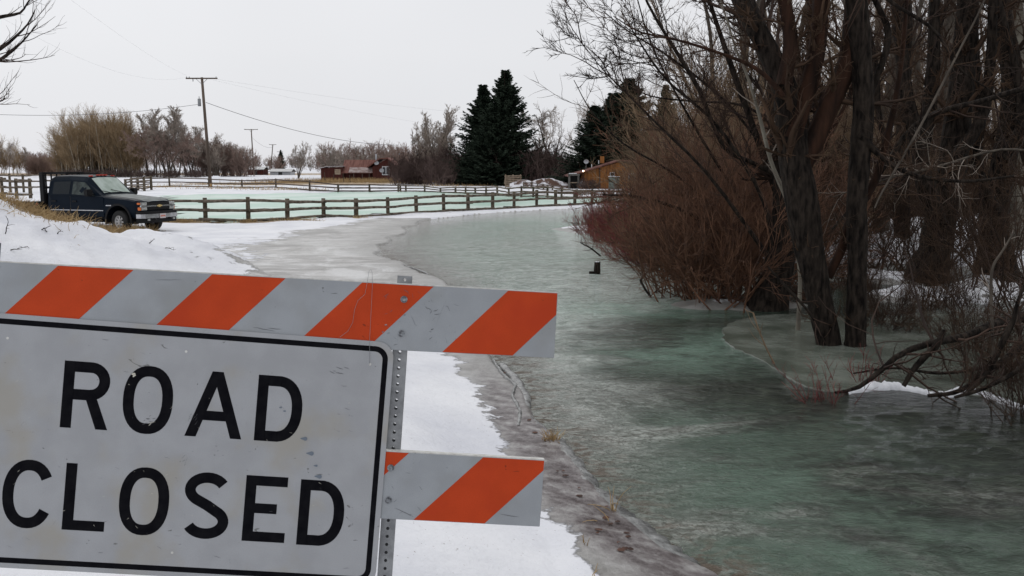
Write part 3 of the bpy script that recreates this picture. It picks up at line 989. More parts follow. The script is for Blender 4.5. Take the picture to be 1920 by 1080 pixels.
def children(rng, pts, rad, n, ang, lr, rr, t0=0.25, t1=1.0, rmin=0.002, lmin=0.0, fall=0.55, plen=None):
    N_, S1, _ = pts.shape
    t = rng.uniform(t0, t1, (N_, n)) * (S1 - 1)
    i = np.minimum(t.astype(int), S1 - 2); f = t - i
    ar = np.arange(N_)[:, None]
    a = pts[ar, i]; b = pts[ar, i + 1]
    pos = a + (b - a) * f[..., None]
    d = nrm(b - a)
    r = rad[ar, i] * (1 - f) + rad[ar, i + 1] * f
    rnd = rng.normal(size=d.shape)
    perp = nrm(np.cross(d, rnd))
    an = np.radians(rng.uniform(ang[0], ang[1], (N_, n)))[..., None]
    dc = d * np.cos(an) + perp * np.sin(an)
    if plen is None: plen = np.linalg.norm(np.diff(pts, axis=1), axis=2).sum(1)
    L_ = plen[:, None] * rng.uniform(lr[0], lr[1], (N_, n)) * (1 - fall * t / (S1 - 1))
    L_ = np.maximum(L_, lmin)
    R_ = np.maximum(np.minimum(r * rr, r * .9), rmin)
    return pos.reshape(-1, 3), dc.reshape(-1, 3), L_.ravel(), R_.ravel()


def tubes(lst):
    """[(pts, rad, sides, lump)] -> vertices, quads"""
    VV, FF, off = [], [], 0
    for pts, rad, s, lump in lst:
        n, S1, _ = pts.shape
        tan = np.empty_like(pts)
        tan[:, 1:-1] = pts[:, 2:] - pts[:, :-2]; tan[:, 0] = pts[:, 1] - pts[:, 0]; tan[:, -1] = pts[:, -1] - pts[:, -2]
        tan = nrm(tan)
        main = nrm(pts[:, -1] - pts[:, 0])
        ref = np.where(np.abs(main[:, :1]) > .8, np.array([[0, 1.0, 0]]), np.array([[1.0, 0, 0]]))[:, None, :]
        a = nrm(np.cross(tan, ref)); b = np.cross(tan, a)
        th = np.arange(s) * 2 * math.pi / s
        r = rad[:, :, None]
        if lump:
            kz = np.arange(S1)[None, :, None]
            r = r * (1 + lump * (np.sin(th[None, None, :] * 2 + kz * .7 + 1) * .5 + np.sin(th[None, None, :] * 5 + kz * 1.1) * .35 + _rng.normal(size=(n, S1, s)) * .45))
        v = pts[:, :, None, :] + (a[:, :, None, :] * np.cos(th)[None, None, :, None] + b[:, :, None, :] * np.sin(th)[None, None, :, None]) * (r[..., None] if r.ndim == 3 else r)
        VV.append(v.reshape(-1, 3))
        id_ = np.arange(n * S1 * s).reshape(n, S1, s) + off
        nx_ = np.roll(id_, -1, axis=2)
        FF.append(np.stack([id_[:, :-1], nx_[:, :-1], nx_[:, 1:], id_[:, 1:]], -1).reshape(-1, 4))
        off += n * S1 * s
    return np.concatenate(VV), np.concatenate(FF)


def tmesh(name, lst, origin=(0, 0, 0)):
    v, f = tubes(lst)
    return mesh_np(name, v - np.asarray(origin), f, True)


def smooth_path(pts, rad, seg):
    """Catmull-Rom through the points"""
    p = np.array(pts, float); r = np.array(rad, float)
    p = np.vstack([2 * p[0] - p[1], p, 2 * p[-1] - p[-2]]); r = np.concatenate([[r[0]], r, [r[-1]]])
    n = len(p) - 3; out, ro = [], []
    for k in range(seg + 1):
        t = k / seg * n; i = min(int(t), n - 1); u = t - i
        a, b, c, d = p[i:i + 4]
        out.append(.5 * ((2 * b) + (-a + c) * u + (2 * a - 5 * b + 4 * c - d) * u * u + (-a + 3 * b - 3 * c + d) * u ** 3))
        ro.append(r[i + 1] * (1 - u) + r[i + 2] * u)
    return np.array(out)[None], np.array(ro)[None]


def spray(rng, limbs, spec, sides=(4, 3, 3), rmin=.003):
    """grow successive orders of branches from limbs; returns tube lists"""
    out = []
    par = limbs
    for k, s in enumerate(spec):
        nxt = []
        for pts, rad in par:
            c = children(rng, pts, rad, s['n'], s['ang'], s['lr'], s.get('rr', .55), s.get('t0', .25), 1.0, s.get('rmin', rmin), s.get('lmin', 0), s.get('fall', .5))
            q = polylines(rng, *c, s.get('seg', 5), s.get('wig', .12), s.get('up', .04), s.get('tip', .35))
            nxt.append(q)
            out.append((*q, sides[min(k, len(sides) - 1)], 0))
        par = nxt
    return out


def depth_line(pts, y):
    """photo points (px, py[, width px[, extra depth]]) at distance y -> world points and radii"""
    p, r = [], []
    for q in pts:
        yy = y + (q[3] if len(q) > 3 else 0)
        p.append(PD(q[0], q[1], yy)); r.append(q[2] * mpp(yy) / 2)
    return p, r


_w = np.array(WIRE_PTS)
link('wire', tmesh('wire', [(_w[None], np.full((1, len(_w)), .0006), 5, 0)]), M['steel'], bar)

# ------------------------------------------------------------------ prototypes (built at the origin, later moved and copied)


def proto_tree(seed, h=12, r=.2, limbs=22, lean=.03, lang=(25, 60), llr=(.35, .6), sub=9, tw=9, up=.05, rmin=.012, t0=.25, wig=.07, fallb=.6, tw2=0, stems=1, spread=.2):
    rng = np.random.default_rng(seed)
    st = []
    pos = rng.normal(size=(stems, 3)) * spread * .3; pos[:, 2] = -.2
    dr = np.array([0, 0, 1.0]) + rng.normal(size=(stems, 3)) * spread * (stems > 1) + rng.normal(size=(stems, 3)) * lean
    Ls = h * rng.uniform(.8, 1.0, stems)
    if stems == 1: Ls[:] = h
    tr = polylines(rng, pos, dr, Ls, np.full(stems, r), 12, wig * .8, up * .8, .18)
    spec = [dict(n=limbs, ang=lang, lr=llr, rr=.5, t0=t0, seg=7, wig=wig * 1.4, up=up, tip=.3, fall=fallb, rmin=rmin * 1.6),
            dict(n=sub, ang=(22, 55), lr=(.3, .55), rr=.55, t0=.15, seg=5, wig=wig * 1.8, up=up, tip=.4, rmin=rmin * 1.2, fall=.4),
            dict(n=tw, ang=(20, 50), lr=(.3, .6), rr=.6, t0=.1, seg=3, wig=wig * 2, up=up, tip=.5, rmin=rmin, fall=.3)]
    if tw2: spec.append(dict(n=tw2, ang=(20, 50), lr=(.35, .7), rr=.6, t0=.1, seg=2, wig=wig * 2, up=up, tip=.6, rmin=rmin, fall=.3))
    cr = spray(rng, [tr], spec)
    return tmesh('trunk', [(*tr, 8, .03)]), tmesh('crown', cr)


def proto_bush(seed, h=2.5, stems=26, r=.022, fan=50, sub=7, tw=6, rmin=.006, wig=.1, up=.05, base=.3):
    rng = np.random.default_rng(seed)
    pos = rng.normal(size=(stems, 3)) * base; pos[:, 2] = -.15
    az = rng.uniform(0, 2 * math.pi, stems); el = np.radians(rng.uniform(2, fan, stems))
    dr = np.stack([np.sin(az) * np.sin(el), np.cos(az) * np.sin(el), np.cos(el)], -1)
    tr = polylines(rng, pos, dr, h * rng.uniform(.6, 1.1, stems), np.full(stems, r), 8, wig, up, .25)
    cr = spray(rng, [tr], [dict(n=sub, ang=(15, 45), lr=(.3, .6), rr=.6, t0=.15, seg=5, wig=wig * 1.3, up=up, rmin=rmin, fall=.5), dict(n=tw, ang=(15, 45), lr=(.25, .6), rr=.7, t0=.1, seg=3, wig=wig * 1.3, up=up, rmin=rmin, fall=.3)])
    return tmesh('stems', [(*tr, 5, .04)]), tmesh('crown', cr)


class Proto:
    def __init__(s, name, meshes, mats, parts=('trunk', 'crown')):
        s.name = name; s.meshes = meshes; s.mats = mats; s.parts = parts; s.first = None
        for me, m in zip(meshes, mats): me.materials.append(m)

    def put(s, loc, rz, scale, label, cat, group=None, name=None, sz=None):
        sz = sz or scale
        if s.first is None:
            t = thing(name or s.name, label, cat)
            for p_, me in zip(s.parts, s.meshes): link(p_, me, None, t)
            s.first = t
        else:
            t = s.first.copy(); COL.objects.link(t); t.name = name or s.name
            for ch in s.first.children:
                c = ch.copy(); COL.objects.link(c); c.parent = t
            t['label'] = label; t['category'] = cat
            if 'group' in t: del t['group']
        if group: t['group'] = group
        t.location = loc; t.rotation_euler = (0, 0, rz); t.scale = (scale, scale, sz)
        return t


rnd = random.Random(77)
PR = {}
PR['wood_a'] = Proto('bare_tree', proto_tree(1, 14, .17, 22, llr=(.28, .5), sub=9, tw=8, rmin=.006), (M['bark_wood'], M['twig_wood']))
PR['wood_b'] = Proto('bare_tree', proto_tree(2, 15, .13, 26, lang=(18, 40), llr=(.22, .40), sub=8, tw=8, rmin=.006, up=.07), (M['bark_grey'], M['twig_wood']))
PR['wood_c'] = Proto('bare_tree', proto_tree(3, 13, .20, 16, lean=.12, llr=(.35, .6), sub=9, tw=9, rmin=.006, wig=.1), (M['bark_wood'], M['twig']))
PR['wood_d'] = Proto('bare_tree', proto_tree(4, 12, .11, 12, stems=4, spread=.28, llr=(.3, .5), sub=9, tw=8, rmin=.007), (M['bark_wood'], M['twig_wood']))
PR['far_a'] = Proto('bare_tree', proto_tree(5, 10, .16, 18, lang=(25, 60), llr=(.4, .65), sub=10, tw=8, rmin=.028, wig=.11, up=.03), (M['bark_grey'], M['twig_far']))
PR['far_b'] = Proto('bare_tree', proto_tree(6, 12, .14, 20, lang=(15, 40), llr=(.3, .5), sub=9, tw=7, rmin=.026, up=.06), (M['bark_grey'], M['twig_grey']))
PR['poplar'] = Proto('poplar_tree', proto_bush(7, 14.5, 6, .10, 15, 20, 11, rmin=.022, base=.7, wig=.045, up=.035), (M['bark_poplar'], M['twig_poplar']))
PR['cotton'] = Proto('cottonwood_tree', proto_tree(9, 15, .30, 14, lang=(25, 55), llr=(.45, .7), sub=11, tw=9, tw2=0, rmin=.024, wig=.13, up=.03, t0=.22), (M['bark_grey'], M['twig_grey']))
PR['will_far'] = Proto('bare_willow', proto_tree(10, 9, .10, 12, stems=9, spread=.34, lang=(12, 35), llr=(.3, .5), sub=9, tw=6, rmin=.022, up=.05), (M['bark_grey'], M['twig_grey']), ('trunk', 'crown'))
PR['shrub_far'] = Proto('bare_shrub', proto_bush(11, 3.2, 46, .03, 48, 8, 7, rmin=.016, base=.8), (M['twig_hedge'], M['twig_hedge']), ('stems', 'crown'))
PR['shrub_tan'] = Proto('bare_shrub', proto_bush(12, 3.6, 40, .03, 42, 8, 7, rmin=.016, base=.7), (M['twig_far'], M['twig_far']), ('stems', 'crown'))
PR['will_tan'] = Proto('willow_shrub', proto_bush(13, 4.2, 60, .024, 52, 10, 9, rmin=.0050, base=.45, wig=.115), (M['twig_tan'], M['twig_tan']), ('stems', 'crown'))
PR['will_red'] = Proto('willow_shrub', proto_bush(14, 3.2, 44, .018, 60, 9, 8, rmin=.0045, base=.40, wig=.12), (M['twig_red'], M['twig_red']), ('stems', 'crown'))
PR['osier'] = Proto('red_osier_shrub', proto_bush(15, 1.35, 60, .009, 62, 7, 6, rmin=.004, base=.35, wig=.09), (M['twig_crimson'], M['twig_crimson']), ('stems', 'crown'))
PR['shoots'] = Proto('red_shoots', proto_bush(18, .62, 15, .0055, 55, 4, 2, rmin=.0022, base=.10, wig=.09), (M['twig_crimson'], M['twig_crimson']), ('stems', 'crown'))
PR['brush'] = Proto('bare_shrub', proto_bush(16, 2.2, 34, .012, 55, 8, 7, rmin=.004, base=.3, wig=.13), (M['twig_dark'], M['twig']), ('stems', 'crown'))


def gz(x, y):
    return float(height(np.array([x]), np.array([y]))[0][0])


def at(px, y):                              # x of a photo column at distance y
    return (px - 960) / FOC * y * 1.0


# ------------------------------------------------------------------ big trees by the water, traced limb by limb


def big_tree(name, label, cat, y, trunk, limbs=(), seed=0, bark='bark', twig='twig', limbmat=None, seg=44, sides=20, spec=None, root=.12, nub=.055, flare=1.55, trunk_twigs=6, baselift=.3):
    rng = np.random.default_rng(seed)
    p, r = depth_line(trunk, y)
    base = np.array([p[0][0], p[0][1], W - baselift])
    p = [base] + p[0:]; r = [r[0] * flare] + r[0:]
    p[0] = np.array([p[1][0], p[1][1], W - baselift])
    tr = smooth_path(p, r, seg)
    root_ = thing(name, label, cat, tuple(base))
    link('trunk', tmesh('trunk', [(*tr, sides, nub)], base), M[bark], root_)
    lims = []
    for lb in limbs:
        yy = lb[0]
        q, rr_ = depth_line(lb[1], yy)
        lims.append(smooth_path(q, rr_, 14))
    if lims:
        for l_ in lims:
            link('limb', tmesh('limb', [(*l_, 9, nub)], base), M[limbmat or bark], root_)
    spec = spec or [dict(n=11, ang=(25, 65), lr=(.12, .3), rr=.32, t0=.12, seg=7, wig=.13, up=.05, tip=.25, rmin=.010, fall=.3),
                    dict(n=8, ang=(25, 60), lr=(.3, .6), rr=.5, t0=.1, seg=5, wig=.16, up=.03, rmin=.0042, fall=.3),
                    dict(n=7, ang=(25, 60), lr=(.3, .6), rr=.6, t0=.1, seg=4, wig=.16, up=.02, rmin=.0026, fall=.3)]
    cr = spray(rng, lims + [(tr[0][:, seg // 3:], tr[1][:, seg // 3:])], spec)
    if trunk_twigs:                         # water shoots low on the trunk
        c = children(rng, tr[0][:, 4:seg // 2], tr[1][:, 2:seg // 2], trunk_twigs * 4, (50, 90), (.1, .22), .1, 0, 1, .004)
        q = polylines(rng, *c, 6, .13, .08, .3)
        cr.append((*q, 3, 0))
        cr += spray(rng, [q], [dict(n=5, ang=(25, 60), lr=(.3, .6), rr=.6, t0=.1, seg=4, wig=.16, rmin=.003)])
    link('crown', tmesh('crown', cr, base), M[twig], root_)
    return root_


big_tree('cottonwood_tree', 'dark furrowed tree standing in the water, leaning left and forking into thick reddish limbs', 'tree', 11.6,
         [(1552, 640, 46), (1536, 560, 46), (1518, 470, 54), (1505, 390, 60), (1490, 300, 58), (1480, 215, 52), (1466, 150, 44), (1428, 72, 36), (1388, 0, 30), (1345, -120, 24), (1320, -300, 12)],
         [(11.7, [(1552, 520, 18), (1578, 468, 18), (1596, 410, 18), (1640, 340, 15), (1668, 240, 12), (1690, 120, 9), (1700, 0, 7)]),
          (11.6, [(1496, 330, 38), (1528, 262, 40), (1558, 190, 38), (1592, 110, 36), (1602, 0, 34), (1620, -150, 26), (1660, -330, 10)]),
          (11.5, [(1484, 260, 36), (1520, 150, 32), (1536, 60, 30), (1540, -40, 26), (1560, -230, 12)]),
          (11.4, [(1470, 160, 30), (1482, 80, 26), (1470, 0, 22), (1440, -120, 12)]),
          (11.3, [(1470, 180, 10), (1420, 130, 8), (1350, 100, 6), (1270, 75, 4.5), (1200, 60, 3), (1150, 30, 1.5)])], 21, 'bark', 'twig', 'bark_red')
big_tree('cottonwood_tree', 'straight dark trunk rising from the water just right of the forking leaning tree', 'tree', 11.5,
         [(1604, 634, 38), (1606, 560, 36), (1608, 480, 36), (1606, 400, 37), (1612, 300, 38), (1619, 210, 38), (1614, 100, 38), (1606, 0, 38), (1600, -160, 34), (1590, -400, 16)],
         [(11.6, [(1612, 210, 16), (1650, 130, 12), (1665, 60, 12), (1640, 0, 10), (1600, -90, 6)]),
          (11.4, [(1610, 250, 14), (1660, 300, 10), (1720, 330, 8), (1810, 340, 6), (1900, 330, 4)])], 22)
big_tree('willow_tree', 'thick dark trunk behind the red twigs, on the water edge left of the forking tree', 'tree', 14.6,
         [(1438, 578, 78), (1455, 520, 58), (1470, 450, 52), (1474, 370, 50), (1468, 290, 46), (1462, 200, 40), (1440, 100, 34), (1400, 0, 28), (1360, -140, 14)],
         [(14.4, [(1462, 330, 10), (1400, 300, 8), (1355, 274, 8), (1314, 174, 8), (1277, 111, 7), (1247, 63, 6), (1214, 5, 4.5), (1180, -80, 2)]),
          (14.2, [(1450, 440, 10), (1420, 350, 8), (1340, 230, 6), (1250, 150, 4.5), (1200, 80, 3), (1165, 20, 1.5)]),
          (14.0, [(1440, 480, 9), (1330, 330, 6), (1240, 240, 4.5), (1170, 170, 3), (1130, 130, 2), (1090, 80, 1)]),
          (14.8, [(1470, 400, 14), (1420, 260, 12), (1370, 120, 10), (1330, 0, 7), (1310, -90, 4)])], 23, 'bark', 'twig_dark',
         spec=[dict(n=13, ang=(20, 60), lr=(.16, .38), rr=.35, t0=.12, seg=8, wig=.11, up=.06, tip=.25, rmin=.010, fall=.3), dict(n=9, ang=(20, 55), lr=(.3, .6), rr=.55, t0=.1, seg=5, wig=.14, up=.04, rmin=.006, fall=.3), dict(n=8, ang=(20, 50), lr=(.3, .6), rr=.6, t0=.1, seg=4, wig=.14, up=.02, rmin=.004, fall=.3)])
big_tree('willow_tree', 'massive dark trunk with a spreading foot beside the long snow patch in the right wood', 'tree', 18.0,
         [(1738, 520, 80), (1752, 470, 60), (1766, 400, 54), (1784, 320, 50), (1796, 220, 46), (1808, 110, 42), (1815, 0, 38), (1820, -200, 20)],
         [(17.8, [(1760, 420, 34), (1732, 340, 34), (1722, 270, 30), (1700, 190, 26), (1690, 100, 24), (1680, 0, 20), (1670, -120, 8)]),
          (17.9, [(1726, 300, 26), (1740, 220, 26), (1750, 120, 24), (1752, 0, 20), (1765, -130, 8)]),
          (17.6, [(1790, 300, 26), (1840, 220, 22), (1858, 110, 18), (1862, 0, 16), (1880, -140, 6)])], 24, flare=1.3)
big_tree('willow_tree', 'dark leaning trunk at the right edge of the photo in front of the pale aspen', 'tree', 19.5,
         [(1868, 498, 70), (1862, 430, 52), (1872, 350, 46), (1890, 260, 40), (1898, 150, 36), (1880, 30, 32), (1860, -150, 16)],
         [(19.2, [(1866, 400, 26), (1830, 310, 24), (1838, 200, 20), (1826, 90, 16), (1822, 0, 14)]), (19.0, [(1880, 300, 24), (1940, 200, 22), (1990, 90, 16), (2010, -60, 8)])], 25)
big_tree('aspen_tree', 'pale grey straight trunk at the far right edge of the photo', 'tree', 21.0,
         [(1906, 470, 30), (1906, 380, 27), (1904, 280, 26), (1905, 180, 25), (1909, 80, 24), (1907, 0, 23), (1912, -250, 14)], [], 26, 'bark_pale', 'twig', trunk_twigs=1)
big_tree('dead_stem', 'thin pale barkless stem leaning left beside the forking tree', 'dead tree', 12.6,
         [(1500, 520, 7), (1490, 450, 9), (1482, 392, 9), (1447, 307, 8), (1425, 222, 6.5), (1403, 148, 5), (1380, 92, 4), (1358, 22, 3.5), (1330, -60, 2)], [], 27, 'bark_pale', 'twig_grey', sides=8, trunk_twigs=1,
         spec=[dict(n=8, ang=(25, 60), lr=(.08, .2), rr=.4, t0=.1, seg=5, wig=.14, rmin=.005)])
big_tree('dead_stem', 'bleached twisted dead stick rising at the right among the fallen branches', 'dead tree', 9.0,
         [(1862, 660, 5), (1860, 600, 5), (1858, 540, 6), (1862, 500, 5), (1880, 470, 4), (1902, 434, 3)], [], 28, 'bark_grey', 'twig_grey', sides=7, trunk_twigs=0, flare=1.0, baselift=.1,
         spec=[dict(n=5, ang=(25, 60), lr=(.1, .3), rr=.5, t0=.2, seg=5, wig=.16, rmin=.004)])
# more trunks close behind, each its own
for k, (y, px, w_, dx, lb, bk) in enumerate(((22, 1690, 46, 6, 'dark trunk with a fork behind the straight trunk in the water', 'bark'), (24, 1545, 40, -14, 'dim brown trunk seen between the forking tree and the straight trunk', 'bark_red'),
                                             (26, 1650, 44, 22, 'broad brownish trunk standing upright behind the straight trunk', 'bark_grey'), (17, 1960, 70, 30, 'dark trunk just beyond the right edge of the photo', 'bark'),
                                             (15, 2120, 60, -10, 'dark tree standing in the water beyond the right edge of the photo', 'bark'), (28, 1765, 50, 10, 'tall brown trunk showing behind the massive dark trunk', 'bark_grey'),
                                             (30, 1440, 34, -8, 'slim trunk rising behind the tan willow shrubs', 'bark_grey'), (33, 1380, 30, 14, 'slim trunk farthest left among those rising behind the willow shrubs', 'bark_grey'), (11, 2160, 60, 30, 'near dark tree beyond the right edge of the photo', 'bark'))):
    yb = 312 + (1.8 - W) / y * FOC
    w_ = w_ * .72
    big_tree('willow_tree' if k % 2 else 'cottonwood_tree', lb, 'tree', y, [(px, yb - 2, w_), (px + dx * .3, yb - 90, w_ * .85), (px + dx * .2, yb - 190, w_ * .8), (px + dx, yb - 300, w_ * .7), (px + dx * 1.6, yb - 460, w_ * .6), (px + dx * 1.2, yb - 700, w_ * .3)],
             [(y + .2, [(px + dx * .25, yb - 150, w_ * .4), (px - 40, yb - 260, w_ * .35), (px - 50, yb - 380, w_ * .3), (px - 90, yb - 560, w_ * .12)]), (y - .2, [(px + dx * .3, yb - 200, w_ * .4), (px + 50, yb - 300, w_ * .3), (px + 70, yb - 430, w_ * .25), (px + 130, yb - 600, w_ * .1)])],
             40 + k, bk, 'twig' if k % 2 else 'twig_dark', sides=10, trunk_twigs=3)

# ------------------------------------------------------------------ fallen and arching branches


def branch(name, label, y, pts, seed, m='bark', tw='twig_dark', spec=None, sides=8, cat='branch', nub=.08):
    rng = np.random.default_rng(seed)
    p, r = depth_line(pts, y)
    tr = smooth_path(p, r, 16)
    base = tr[0][0, 0]
    t = thing(name, label, cat, tuple(base))
    link('bough', tmesh('bough', [(*tr, sides, nub)], base), M[m], t)
    cr = spray(rng, [tr], spec or [dict(n=16, ang=(30, 80), lr=(.14, .38), rr=.45, t0=.05, seg=6, wig=.17, up=.0, tip=.3, rmin=.005, fall=.3), dict(n=6, ang=(25, 65), lr=(.3, .6), rr=.6, t0=.1, seg=5, wig=.18, rmin=.003, up=.02)])
    link('twigs', tmesh('twigs', cr, base), M[tw], t)['kind'] = 'stuff'
    return t


branch('fallen_branch', 'long dark fallen branch sloping out of the water to the right edge of the photo', 8.9, [(1566, 736, 5, -.1), (1606, 728, 8), (1643, 702, 10), (1687, 665, 12), (1747, 643, 14), (1806, 632, 16, .2), (1865, 608, 18, .4), (1920, 592, 20, .6), (2040, 560, 20, 1.1), (2160, 480, 26, 1.6)], 51)
branch('broken_stub', 'thick short broken stub crossing the long fallen branch', 8.8, [(1694, 724, 9), (1712, 694, 11), (1735, 668, 13), (1756, 648, 13), (1770, 618, 9)], 52, spec=[dict(n=5, ang=(30, 80), lr=(.2, .5), rr=.3, t0=.1, seg=5, wig=.18, rmin=.004)])
branch('fallen_branch', 'dark fallen branch rising from the snowy ice rim to the lower right edge', 8.4, [(1740, 742, 7), (1790, 736, 9), (1830, 715, 10), (1876, 680, 12), (1930, 640, 14, .2), (2010, 600, 17, .5)], 53)
branch('fallen_branch', 'crooked dark branch arching over the ice at the right edge above the snowy rim', 8.2, [(1815, 735, 8), (1850, 700, 10), (1880, 640, 12), (1900, 600, 10), (1912, 555, 7), (1940, 500, 5)], 54)
branch('fallen_branch', 'thin fallen branch lying level close above the ice, behind the red shoots', 9.6, [(1600, 700, 3), (1680, 690, 5), (1760, 700, 6), (1850, 690, 6), (1930, 680, 7)], 55)
branch('fallen_branch', 'low tangle of dark brush on the ice at the lower right edge', 7.9, [(1790, 745, 6), (1840, 730, 8), (1900, 700, 9), (1960, 655, 9), (2040, 640, 8)], 56)
branch('arching_branch', 'grey bare branch crossing low in front of the massive dark trunk', 12.0, [(1960, 285, 4), (1872, 281, 4), (1776, 307, 5), (1720, 322, 4), (1672, 333, 3), (1560, 370, 2)], 57, 'bark_grey', 'twig_grey')
branch('arching_branch', 'slender grey branch slanting steeply up to the right before the right wood', 10.5, [(1640, 390, 3), (1657, 355, 4), (1724, 240, 4.5), (1798, 96, 4), (1843, 7, 3), (1880, -90, 2)], 58, 'bark_grey', 'twig')
branch('arching_branch', 'dark branch rising gently to the right edge at mid height of the wood', 12.4, [(1560, 430, 5), (1640, 340, 8), (1700, 250, 10), (1760, 210, 10), (1840, 190, 9), (1920, 166, 9), (2040, 150, 9)], 59)
branch('arching_branch', 'bare branch sweeping down from the photo top right of the straight trunk', 10.9, [(1610, -60, 9), (1665, 0, 7), (1750, 55, 6), (1800, 130, 4), (1870, 180, 3), (1925, 250, 2)], 60)
branch('arching_branch', 'thin dark branch slanting down to the still water right of the thick willow trunk', 11.4, [(1440, 500, 3), (1480, 545, 6), (1520, 590, 5), (1545, 640, 3)], 61, spec=[dict(n=8, ang=(30, 80), lr=(.2, .5), rr=.5, t0=.1, seg=5, wig=.18, rmin=.003)])
branch('broken_stick', 'short dark stick poking up from the water left of the red thicket', 13.6, [(1218, 554, 4), (1210, 543, 4), (1203, 530, 5), (1200, 524, 3)], 62, spec=[dict(n=3, ang=(30, 80), lr=(.3, .6), rr=.5, seg=4, wig=.15, rmin=.003)])
branch('broken_stick', 'thin yellowish stick standing in the ice sheet right of the current', 9.7, [(1452, 682, 3), (1438, 655, 3), (1424, 622, 3), (1412, 586, 3)], 63, 'twig_tan', 'twig_tan', spec=[dict(n=4, ang=(30, 70), lr=(.3, .8), rr=.6, seg=5, wig=.15, rmin=.003)])
branch('broken_stick', 'thin curved stick arching over the open water near the red shrub', 20.5, [(1126, 480, 3), (1110, 467, 3), (1100, 461, 2.5), (1088, 455, 2)], 64, spec=[dict(n=6, ang=(30, 80), lr=(.3, .8), rr=.5, seg=4, wig=.15, rmin=.004)])
# extra long arching switches on the left side of the wood
for k, (y, pts, lb) in enumerate(((15.5, [(1420, 420, 6), (1340, 300, 5), (1270, 180, 4), (1220, 80, 3), (1190, -20, 2)], 'thin dark switch arching to the photo top left of the wood'),
                                  (16.5, [(1380, 430, 5), (1270, 330, 4), (1170, 270, 3), (1110, 210, 2.2), (1076, 150, 1.2)], 'long thin switch reaching farthest left toward the spruces'),
                                  (15.0, [(1450, 300, 6), (1360, 190, 5), (1260, 110, 4), (1180, 60, 2.6), (1130, 20, 1.5)], 'thin dark limb reaching left high over the tan willows'),
                                  (17.5, [(1480, 260, 5.5), (1400, 200, 5), (1300, 190, 3.5), (1220, 180, 2.5), (1160, 150, 1.4)], 'level thin limb reaching left above the right spruces'),
                                  (16.0, [(1390, 470, 8), (1290, 400, 7), (1200, 370, 5), (1130, 365, 3)], 'low switch leaning left over the red osier'))):
    branch('arching_branch', lb, y, pts, 70 + k, 'bark', 'twig', spec=[dict(n=11, ang=(20, 60), lr=(.15, .42), rr=.5, t0=.1, seg=7, wig=.11, up=.04, rmin=.0055, fall=.3), dict(n=8, ang=(20, 55), lr=(.3, .6), rr=.6, t0=.1, seg=5, wig=.13, rmin=.0042, up=.02)])

# ------------------------------------------------------------------ willow thicket and shrubs
def place(pr, px, y, rz, s, label, cat, group=None, dz=0.0, sz=None, name=None):
    x = at(px, y)
    return PR[pr].put((x, y, max(gz(x, y), W - .02) + dz), rz, s, label, cat, group, name, sz)


for k, (px, y, s, lb) in enumerate(((1290, 16.2, .72, 'red brown willow shrub at the left foot of the thicket over the water'), (1345, 15.4, .85, 'red brown willow shrub leaning over the snowy water edge'), (1395, 15.2, .9, 'dense rusty willow shrub right in front of the thick dark trunk'),
                                    (1330, 18.2, 1.05, 'tall rusty willow shrub second row of the thicket, left'), (1400, 18.8, 1.1, 'tall rusty willow shrub second row behind the thick dark trunk'), (1265, 19.5, .85, 'wide rusty willow shrub between the red osier and the thicket'))):
    place('will_red', px, y, k * 1.3, s, lb, 'shrub', 'willow shrubs of the thicket')
for k, (px, y, s) in enumerate(((1228, 29, .50), (1272, 27, .66), (1325, 27, .90), (1305, 31, 1.05), (1258, 33, .75), (1375, 25, 1.05), (1430, 26, 1.15), (1360, 31, 1.3), (1500, 28, 1.2), (1560, 25, .9))):
    place('will_tan', px, y, k * 2.1, s, 'tan willow shrub in the mass of willows behind the rusty thicket', 'shrub', 'tan willows behind the thicket')
for k, (px, y, s, lb) in enumerate(((1110, 31, .75, 'small crimson osier shrub nearest the fence, at the tip of the thicket'), (1135, 28.5, .9, 'crimson osier shrub on the water edge left of the thicket'), (1170, 27.5, 1.15, 'widest crimson osier shrub on the water edge'), (1205, 26, 1.3, 'tall crimson osier shrub merging into the rusty willows'),
                                    (1235, 23.5, 1.3, 'crimson osier shrub in front of the rusty willows'), (1160, 31, 1.1, 'crimson osier shrub behind the others against the rail fence'), (1215, 22.0, 1.0, 'crimson osier shrub lying lowest over the water'), (1260, 21.5, 1.3, 'crimson osier shrub at the right end of the osiers'))):
    place('osier', px, y, k * .9, s, lb, 'shrub', 'crimson osiers by the water')
for k, (px, y, s, lb) in enumerate(((1568, 8.75, 1.0, 'small clump of red shoots by the snowy ice rim in the water'), (1640, 9.6, 1.0, 'clump of red shoots on the ice behind the snowy rim'))):
    place('shoots', px, y, 2 + k, s, lb, 'shrub')
